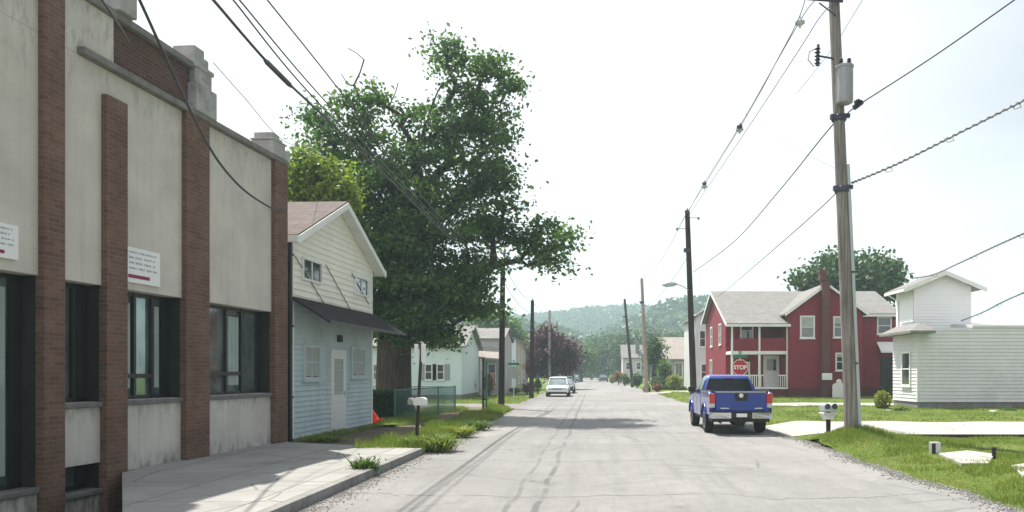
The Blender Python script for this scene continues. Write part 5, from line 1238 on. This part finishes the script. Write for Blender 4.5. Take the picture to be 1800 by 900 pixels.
# right street side spans
A = P(1424, 0, PYm - .4); A2 = P(1412, 40, PYm - .6)
cable_s('upper primary wire from the top crossarm, with small clamps', [(1448, -10), (1424, 10), (1390, 65), (1300, 222), (1238, 322), (1209, 374)], [19.4, 19.8, 21, 25.5, 33, 43.9], .011, 'cablegrey', lumps=(.62, .8))
cable_s('lower primary wire hanging beside the clamped one', [(1462, 8), (1440, 32), (1400, 95), (1310, 232), (1240, 335), (1209, 382)], [19.6, 20, 21, 25.5, 33, 43.9], .011, 'cablegrey')
cable_s('outer primary wire with the diamond spacer', [(1418, -12), (1405, 30), (1372, 95), (1296, 232), (1190, 402)], [19.6, 20, 21, 26, 43.8], .011, 'cablegrey')
for (px, py, Y, lb) in ((1300, 228, 25.6, 'diamond shaped cable spacer, larger of the two'), (1238, 328, 33.1, 'diamond shaped cable spacer, smaller of the two'), (1406, 40, 20.2, 'cable spacer near the top crossarm')):
    c = P(px, py, Y); k = MB(); k.lathe(c - Z3 * .14, (0, 0, 1), [(.02, 0), (.04, .06), (.13, .12), (.13, .17), (.04, .22), (.02, .3)], 8); o = k.build('cable_spacer', M['galv']); props(o, lb, 'cable spacer')
cable_s('steep cable from transformer clamp to the dark lamp pole', [(1472, 210), (1440, 248), (1370, 335), (1290, 425), (1219, 478)], [20.2, 21.5, 25.5, 33, 43.9], .018)
cable_s('lower cable from the middle clamp to the red house gable', [(1474, 335), (1440, 368), (1370, 430), (1285, 503), (1262, 521)], [20.2, 22, 28, 45, 56], .015)
cable_s('thick black cable rising from the transformer to the upper right', [(1490, 200), (1507, 186), (1640, 100), (1790, -5), (1850, -48)], [20.2, 19.6, 17.5, 15.5, 14.8], .016)
k = MB()
for (px, py) in ((1500, 190), (1508, 184), (1503, 182)): insul(k, P(px, py, 19.6), (.8, 0, .5), 1.5)
o = k.build('strain_insulator', M['hardware']); props(o, 'dark strain insulator hanging just right of the transformer', 'insulator')
def twisted(label, pp, Ys, r_=.014):
    path = spline(pp, Ys, 14); k = MB()
    k.tube(path, .019, 6); ph = 0; coil = []
    fine = []
    for i in range(len(path) - 1):
        for j in range(4): fine.append(path[i].lerp(path[i + 1], j / 4))
    for i, p in enumerate(fine):
        a = i * 1.15; coil.append(p + Vector((0, math.cos(a) * .036, math.sin(a) * .036)))
    k.tube(coil, .012, 4)
    for f in (.3, .62, .93):
        p = path[int(f * (len(path) - 1))]; k.tube([p, p + Vector((.05, 0, -.09)), p + Vector((-.1, 0, -.14)), p + Vector((-.2, 0, -.04))], .009, 5)
    o = k.build('twisted_cable', M['cablegrey']); props(o, label, 'cable', 'twisted service cables at the right edge')
twisted('twisted cable from the big pole to the upper right edge', [(1497, 322), (1580, 287), (1690, 232), (1810, 172)], [20.2, 19.8, 19, 18])
twisted('twisted cable from the white house upper eave to the right edge', [(1604, 489), (1640, 483), (1690, 461), (1752, 432), (1815, 404)], [37.6, 34, 29, 25, 22])
twisted('lowest twisted cable ending above the white house low roof', [(1690, 564), (1730, 548), (1765, 530), (1815, 508)], [39, 34, 30, 27])
cable_s('thin wire crossing behind the top of the big pole', [(1400, 165), (1460, 90), (1493, 38), (1525, -15)], [23, 21.5, 20.5, 19.8], .007, 'cablegrey')
cable_s('faint long wire slanting down to the big pole from the sky', [(1090, -10), (1200, 100), (1340, 225), (1476, 300)], [34, 30, 25, 20.4], .006, 'cablegrey')
span('upper wire from the dark lamp pole to the slim leaning pole', R2, R3, .05, .7); span('lower wire from the dark lamp pole to the slim leaning pole', R2, R3, 2.6, .6)
span('upper wire from the slim leaning pole to the farther leaning pole', R3, R4, .1, .5); span('lower wire from the slim leaning pole to the farther leaning pole', R3, R4, 1.6, .5)

# ---------------------------------------------------------------- vehicles
def section(w_, z0, z1, n=20, e=4.0):
    zc, h = (z0 + z1) / 2, (z1 - z0) / 2; o = []
    for i in range(n):
        a = 2 * math.pi * i / n; c, s_ = math.cos(a), math.sin(a)
        o.append((w_ * math.copysign(abs(c) ** (2 / e), c), zc + h * math.copysign(abs(s_) ** (2 / e), s_)))
    return o
def loft(mb, st, n=24, e=4.0, m=0):
    vs = []; 
    for (y, w_, z0, z1) in st: vs += [(x, y, z) for x, z in section(w_, z0, z1, n, e)]
    fs = [(i * n + j, (i + 1) * n + j, (i + 1) * n + (j + 1) % n, i * n + (j + 1) % n) for i in range(len(st) - 1) for j in range(n)]
    fs += [tuple(range(n)), tuple(reversed(range((len(st) - 1) * n, len(st) * n)))]
    mb.add(vs, fs, m)
def wheel(parent, x, y, r_, w_, side):
    k = MB(); s_ = side; k.lathe((x - s_ * w_ / 2, y, r_), (s_, 0, 0), [(r_ * .6, 0), (r_ * .95, .0), (r_, .03), (r_, w_ - .03), (r_ * .94, w_), (r_ * .66, w_ + .002)], 28)
    ty = k.build('wheel', M['tyre'], parent, False, smooth=True)
    k = MB(); k.lathe((x + s_ * (w_ / 2 - .05), y, r_), (s_, 0, 0), [(r_ * .64, 0), (r_ * .64, .052), (r_ * .56, .053), (r_ * .5, .02), (.05, .03), (.04, .045)], 24)
    for j in range(6):
        a = 2 * math.pi * j / 6; d = Vector((0, math.cos(a), math.sin(a))); pdir = Vector((0, -math.sin(a), math.cos(a)))
        o = Vector((x + s_ * (w_ / 2 - .03), y, r_)) + d * .03 - pdir * .025; k.obox(o, d * r_ * .56, pdir * .05, (s_ * .028, 0, 0))
    k.build('rim', M['rim'], ty, False, smooth=True)

def pickup():
    t = thing('pickup_truck', 'blue crew cab pickup parked at the right road edge, tailgate towards us', 'pickup truck', (4.30, 23.3, .02))
    Wd = .925; R_ = .385; wy = (1.28, 4.45)
    def side_poly(y0, y1, z0, ztop):
        pts = [(y0, z0)]
        for c in wy:
            if y0 < c < y1:
                ra = .47
                for i in range(11):
                    a = math.pi - math.pi * i / 10; pts.append((c + ra * math.cos(a), max(z0, .42 + ra * math.sin(a))))
        pts.append((y1, z0)); pts += list(reversed(ztop)); return pts
    # bed sides
    k = MB()
    for s_ in (-1, 1):
        bp = side_poly(.16, 2.05, .58, [(.13, .85), (.12, 1.22), (.2, 1.27), (2.05, 1.27)])
        k.prism([(s_ * (Wd - .10), y, z) for y, z in bp], (s_ * .10, 0, 0))
        # flares
        for c in (wy[0],):
            fl = []
            for i in range(13):
                a = math.pi * i / 12; fl.append(Vector((s_ * (Wd + .012), c + .49 * math.cos(a), .44 + .49 * math.sin(a))))
            k.tube(fl, .03, 6)
    k.box(-Wd + .1, Wd - .1, .2, 2.0, .62, .68); k.box(-Wd + .1, Wd - .1, 1.95, 2.02, .62, 1.25)
    bed = k.build('bed', M['truckblue'], t, False, bevel=.015)
    k = MB(); k.box(-Wd + .12, Wd - .12, .3, .35, 1.265, 1.275); 
    for s_ in (-1, 1): k.box(s_ * (Wd - .06) - .06, s_ * (Wd - .06) + .06, .2, 2.03, 1.27, 1.29)
    k.build('bed_rail', M['blackplastic'], bed, False)
    # tailgate
    k = MB(); k.box(-.74, .74, .05, .14, .70, 1.235); tg = k.build('tailgate', M['truckblue'], t, False, bevel=.02)
    k = MB(); k.box(-.74, .74, .035, .15, 1.236, 1.27); k.build('top_cap', M['signback'], tg, False, bevel=.008)
    k = MB(); k.prism([(x, .042, z) for x, z in ((-.21, 1.16), (-.17, 1.21), (.17, 1.21), (.21, 1.16), (.16, 1.0), (-.16, 1.0))], (0, .008, 0)); k.build('handle_plate', M['blackplastic'], tg, False)
    k = MB(); k.lathe((0, .04, 1.155), (0, -1, 0), [(.065, 0), (.065, .012), (.045, .016), (.045, .01)], 18); k.box(-.07, .07, .026, .034, 1.14, 1.17); k.build('emblem', M['chrome'], tg, False)
    k = MB(); k.box(-.6, -.36, .042, .048, .77, .80); k.box(.40, .62, .042, .048, .77, .80); k.build('badge', M['chrome'], tg, False)
    k = MB(); k.box(-.70, .70, .046, .052, .93, .938); k.build('crease', M['truckblue'], tg, False)
    # tail lights
    for s_ in (-1, 1):
        k = MB(); k.box(s_ * .755, s_ * .93, .055, .2, .93, 1.22); tl = k.build('tail_light', M['taillight'], t, False, bevel=.02)
        k = MB(); k.box(s_ * .765, s_ * .925, .06, .19, .80, .925); k.build('reverse_lamp', M['headlight'], tl, False, bevel=.015)
    # bumper
    k = MB()
    for s_ in (-1, 1): k.prism([(s_ * .30, -.06, .48), (s_ * .86, -.04, .48), (s_ * .93, .1, .5), (s_ * .93, .1, .66), (s_ * .86, -.05, .66), (s_ * .30, -.07, .66)], (0, .07, 0))
    bp = k.build('rear_bumper', M['chrome'], t, False, bevel=.015)
    k = MB(); k.box(-.30, .30, -.045, .06, .50, .655); k.box(-.88, .88, -.02, .1, .66, .695); k.build('step_pad', M['blackplastic'], bp, False, bevel=.008)
    k = MB(); k.box(-.155, .155, -.058, -.046, .53, .635); k.build('licence_plate', M['white'], bp, False, bevel=.006)
    k = MB(); k.box(-.05, .05, -.09, .1, .42, .49); k.tube([(-.6, .02, .36), (-.6, .5, .38)], .03, 8); k.box(-.85, .85, .1, 5.1, .38, .5); k.tube([(-.75, 1.28, .36), (.75, 1.28, .36)], .05, 8); k.lathe((0, 1.15, .36), (0, 1, 0), [(.05, 0), (.14, .07), (.14, .2), (.05, .27)], 12)
    k.box(-.14, .14, .3, .42, .2, .4); k.build('chassis', M['blackplastic'], t, False)
    # cab lower and fenders
    k = MB()
    for s_ in (-1, 1):
        cp = side_poly(2.08, 5.25, .48, [(2.08, 1.16), (3.95, 1.14), (5.05, 1.02), (5.28, .85)])
        k.prism([(s_ * (Wd - .12), y, z) for y, z in cp], (s_ * .12, 0, 0))
        fl = [Vector((s_ * (Wd + .012), wy[1] + .49 * math.cos(math.pi * i / 12), .44 + .49 * math.sin(math.pi * i / 12))) for i in range(13)]; k.tube(fl, .03, 6)
    k.box(-Wd + .1, Wd - .1, 2.08, 2.14, .48, 1.16); k.box(-Wd + .1, Wd - .1, 2.1, 4.0, .48, .56); k.build('cab_body', M['truckblue'], t, False, bevel=.02)
    k = MB(); k.prism([(-Wd + .06, 3.85, 1.0), (-Wd + .06, 3.85, 1.17), (-Wd + .06, 5.0, 1.08), (-Wd + .06, 5.27, .92), (-Wd + .06, 5.27, .5), (-Wd + .06, 5.1, .5)], (2 * Wd - .12, 0, 0)); k.build('hood', M['truckblue'], t, False, bevel=.03)
    k = MB(); k.box(-.85, .85, 5.24, 5.38, .42, .66); k.build('front_bumper', M['chrome'], t, False, bevel=.03)
    # cab upper
    def ring(z, yb, yf, w_):
        return [(-w_, yb + .06, z), (-w_ + .08, yb, z), (w_ - .08, yb, z), (w_, yb + .06, z), (w_, yf - .1, z), (w_ - .1, yf, z), (-w_ + .1, yf, z), (-w_, yf - .1, z)]
    rings = [ring(1.15, 2.1, 3.98, .87), ring(1.22, 2.11, 3.9, .86), ring(1.62, 2.28, 3.35, .70), ring(1.72, 2.36, 3.22, .66), ring(1.765, 2.5, 3.05, .54)]
    k = MB(); vs = [v for r_ in rings for v in r_]; fs = [(i * 8 + j, i * 8 + (j + 1) % 8, (i + 1) * 8 + (j + 1) % 8, (i + 1) * 8 + j) for i in range(4) for j in range(8)] + [tuple(range(32, 40)), tuple(reversed(range(8)))]
    k.add(vs, fs); k.build('cab_roof', M['truckblue'], t, False, smooth=True, bevel=.015)
    # glass panels slightly proud
    def panel(p4, off): return [Vector(p) + Vector(off) for p in p4]
    k = MB(); k.prism(panel([(-.76, 2.118, 1.24), (.76, 2.118, 1.24), (.62, 2.285, 1.64), (-.62, 2.285, 1.64)], (0, -.014, .0)), (0, .012, .0)); k.build('rear_window', M['carglass'], t, False)
    for s_ in (-1, 1):
        k = MB(); k.prism([(s_ * .872, 2.2, 1.24), (s_ * .872, 2.95, 1.24), (s_ * .722, 2.95, 1.60), (s_ * .722, 2.42, 1.60)], (s_ * .006, 0, .001)); k.prism([(s_ * .872, 3.02, 1.24), (s_ * .872, 3.78, 1.24), (s_ * .722, 3.32, 1.60), (s_ * .722, 3.02, 1.60)], (s_ * .006, 0, .001)); k.build('side_window', M['carglass'], t, False)
        k = MB(); k.box(s_ * .93, s_ * 1.12, 3.62, 3.72, 1.18, 1.36); k.box(s_ * .86, s_ * .95, 3.65, 3.7, 1.2, 1.26); k.build('mirror', M['blackplastic'], t, False, bevel=.02)
        for y in (2.7, 3.5):
            k = MB(); k.box(s_ * (Wd + .001), s_ * (Wd + .02), y, y + .16, 1.05, 1.08); k.build('door_handle', M['chrome'], t, False)
        for c in wy: wheel(t, s_ * (Wd - .13), c, R_, .25, s_)
        k = MB(); k.box(s_ * (Wd + .0005), s_ * (Wd + .004), 2.09, 2.1, .55, 1.15); k.box(s_ * (Wd + .0005), s_ * (Wd + .004), 2.98, 2.99, .55, 1.15); k.box(s_ * (Wd + .0005), s_ * (Wd + .004), 3.85, 3.86, .9, 1.13); k.build('door_seam', M['blackplastic'], t, False)
    k = MB(); k.prism(panel([(-.78, 3.86, 1.24), (.78, 3.86, 1.24), (.64, 3.37, 1.64), (-.64, 3.37, 1.64)], (0, .02, 0)), (0, .012, .0)); k.build('windscreen', M['carglass'], t, False)
    k = MB(); k.box(-.12, .12, 2.2, 2.24, 1.655, 1.69); k.build('brake_light', M['taillight'], t, False)
    return t
pickup()

def car(label, X, Y, rz, paint, hgt=1.5, W=.88, Ln=4.4, name='parked_car', suv=False):
    """front at local -y"""
    t = thing(name, label, 'car', (X, Y, .012), rz)
    zb = hgt * .6
    k = MB(); st = [(0, W * .80, .28, .62), (.06, W * .9, .24, .70), (.35, W * .97, .22, .78), (1.1, W, .22, zb * .98), (1.5, W, .22, zb + .02), (3.4, W, .22, zb + .06), (Ln - .45, W * .98, .24, zb + .05), (Ln - .08, W * .92, .28, zb - .03), (Ln, W * .82, .34, zb - .15)]
    loft(k, st, 28, 4.5); k.build('body', M[paint], t, False, smooth=True)
    rl = Ln - (.35 if suv else .95)
    k = MB(); st = [(1.0, W * .86, zb - .12, zb - .02), (1.25, W * .85, zb - .12, zb + .10), (1.85, W * .77, zb - .12, hgt - .08), (2.1, W * .75, zb - .12, hgt - .04), (rl - .6, W * .75, zb - .12, hgt - .05), (rl - .1, W * .8, zb - .12, zb + .15), (rl + .15, W * .84, zb - .12, zb)]
    loft(k, st, 24, 3.2); k.build('window_band', M['carglass2'], t, False, smooth=True)
    k = MB(); st = [(1.82, W * .68, hgt - .13, hgt - .055), (2.1, W * .74, hgt - .12, hgt), (rl - .7, W * .74, hgt - .12, hgt), (rl - .45, W * .7, hgt - .14, hgt - .05)]; loft(k, st, 24, 3.2); k.build('roof', M[paint], t, False, smooth=True)
    for s_ in (-1, 1):
        k = MB(); k.tube([(s_ * W * .84, 1.2, zb + .02), (s_ * W * .73, 1.86, hgt - .06)], .03, 6); k.build('pillar', M[paint], t, False)
        k = MB(); loft(k, [(-.015, .10, .56, .68), (.05, .15, .54, .70), (.22, .14, .56, .72)], 14, 3); 
        k.V = [(x + s_ * W * .66, y + .015, z) for x, y, z in k.V]; k.build('headlight', M['headlight'], t, False, smooth=True)
        k = MB(); k.box(s_ * W * .98, s_ * (W + .16), 1.5, 1.58, zb + .02, zb + .15); k.build('mirror', M[paint], t, False, bevel=.03)
        k = MB(); k.box(s_ * W * .5, s_ * W * .86, Ln - .09, Ln + .005, zb - .22, zb - .1); k.build('tail_light', M['taillight'], t, False, bevel=.02)
        for c in (.82, Ln - .85): wheel(t, s_ * (W - .09), c, .32, .2, s_)
    k = MB(); k.box(-W * .5, W * .5, -.012, .08, .56, .66); k.build('grille', M['blackplastic'], t, False, bevel=.01)
    k = MB(); k.box(-W * .84, W * .84, -.03, .1, .22, .38); k.box(-.18, .18, -.045, -.03, .40, .50, 1); k.build('front_bumper', [M['blackplastic'], M['white']], t, False, bevel=.015)
    return t
car('white car facing us on the left side of the road', X_(979, 60), 60.2, 0, 'carwhite', 1.52)
car('dark car parked directly behind the white car', X_(985, 70) + .35, 70, 0, 'cardark', 1.5)
car('dark car far down the left kerb', X_(1010, 150), 150, 0, 'cardark', 1.6)
car('purplish grey car far down the right kerb', X_(1050, 165) + 1.3, 165, math.pi, 'carpurple', 1.6)
car('silver grey car tucked behind the purple tree', X_(945, 84), 84, math.pi / 2, 'headlight', 1.5)

# ---------------------------------------------------------------- wooded hills
def hillz(X, Y):
    far = 57 * np.exp(-((Y - 800) / 170.) ** 2) * (1 + .06 * np.sin(X / 70.) + .05 * np.sin(X / 31. + 1))
    near = 44 * np.exp(-((Y - 480) / 95.) ** 2) / (1 + np.exp(-(X - 15) / 22.)) * (1 + .05 * np.sin(X / 23.))
    mid = 24 * np.exp(-((Y - 420) / 90.) ** 2) / (1 + np.exp((X + 0) / 20.))
    k = 1 / (1 + np.exp((X / Y - .26) / .025))
    return np.maximum(np.maximum(far, near), mid) * k
def hills():
    Xs = np.arange(-900, 901, 20.); Ys = np.arange(280, 1100, 20.); Xg, Yg = np.meshgrid(Xs, Ys, indexing='ij')
    V = np.stack([Xg, Yg, hillz(Xg, Yg) - .5], -1).reshape(-1, 3); n = len(Ys)
    I, J = np.meshgrid(np.arange(len(Xs) - 1), np.arange(n - 1), indexing='ij'); a = (I * n + J).ravel()
    struct(npmesh('hills', V, np.stack([a, a + n, a + n + 1, a + 1], 1), M['leaffar']))
    rr = np.random.default_rng(77); P_ = []
    n = 30000; Y = rr.uniform(270, 830, n); px = rr.uniform(560, 1330, n); X = (px - VX) / F * Y
    k = rr.random(n) < (Y / 830.) ** 1.2; X, Y = X[k], Y[k]; z = hillz(X, Y); ok = (z > 2) | (Y < 330)
    X, Y, z = X[ok], Y[ok], z[ok]; m = len(X)
    sel = rr.permutation(m)[:5200]; X, Y, z = X[sel], Y[sel], z[sel]; m = len(X)
    rad = rr.uniform(3.0, 5.5, m)
    per = 26; C = np.repeat(np.stack([X, Y, z + rad * .9], 1), per, 0); d = rr.normal(size=(m * per, 3)); d /= np.linalg.norm(d, axis=1)[:, None]; d[:, 2] = np.abs(d[:, 2]) * 1.1 - .25
    C = C + d * np.repeat(rad, per)[:, None] * rr.uniform(.7, 1.05, (m * per, 1))
    V, Fq = leaf_quads(C, 3.0, rr, .8); o = npmesh('woodland', V, Fq, M['leaffar']); props(o, 'hazy wooded hillside closing the street in the distance', 'woodland', None, 'stuff')
hills()

# ---------------------------------------------------------------- haze
g = NG('haze_air'); pv = g.n('VolumePrincipled'); pv.inputs['Color'].default_value = (.70, .90, 1, 1); pv.inputs['Density'].default_value = .00072; pv.inputs['Anisotropy'].default_value = .3
g.t.links.new(pv.outputs[0], g.o.inputs['Volume'])
k = MB(); k.box(-1000, 1000, -70, 1150, -1.7, 110); o = k.build('haze', g.m); props(o, 'thin summer haze over the whole street and hills', 'haze', None, 'stuff')
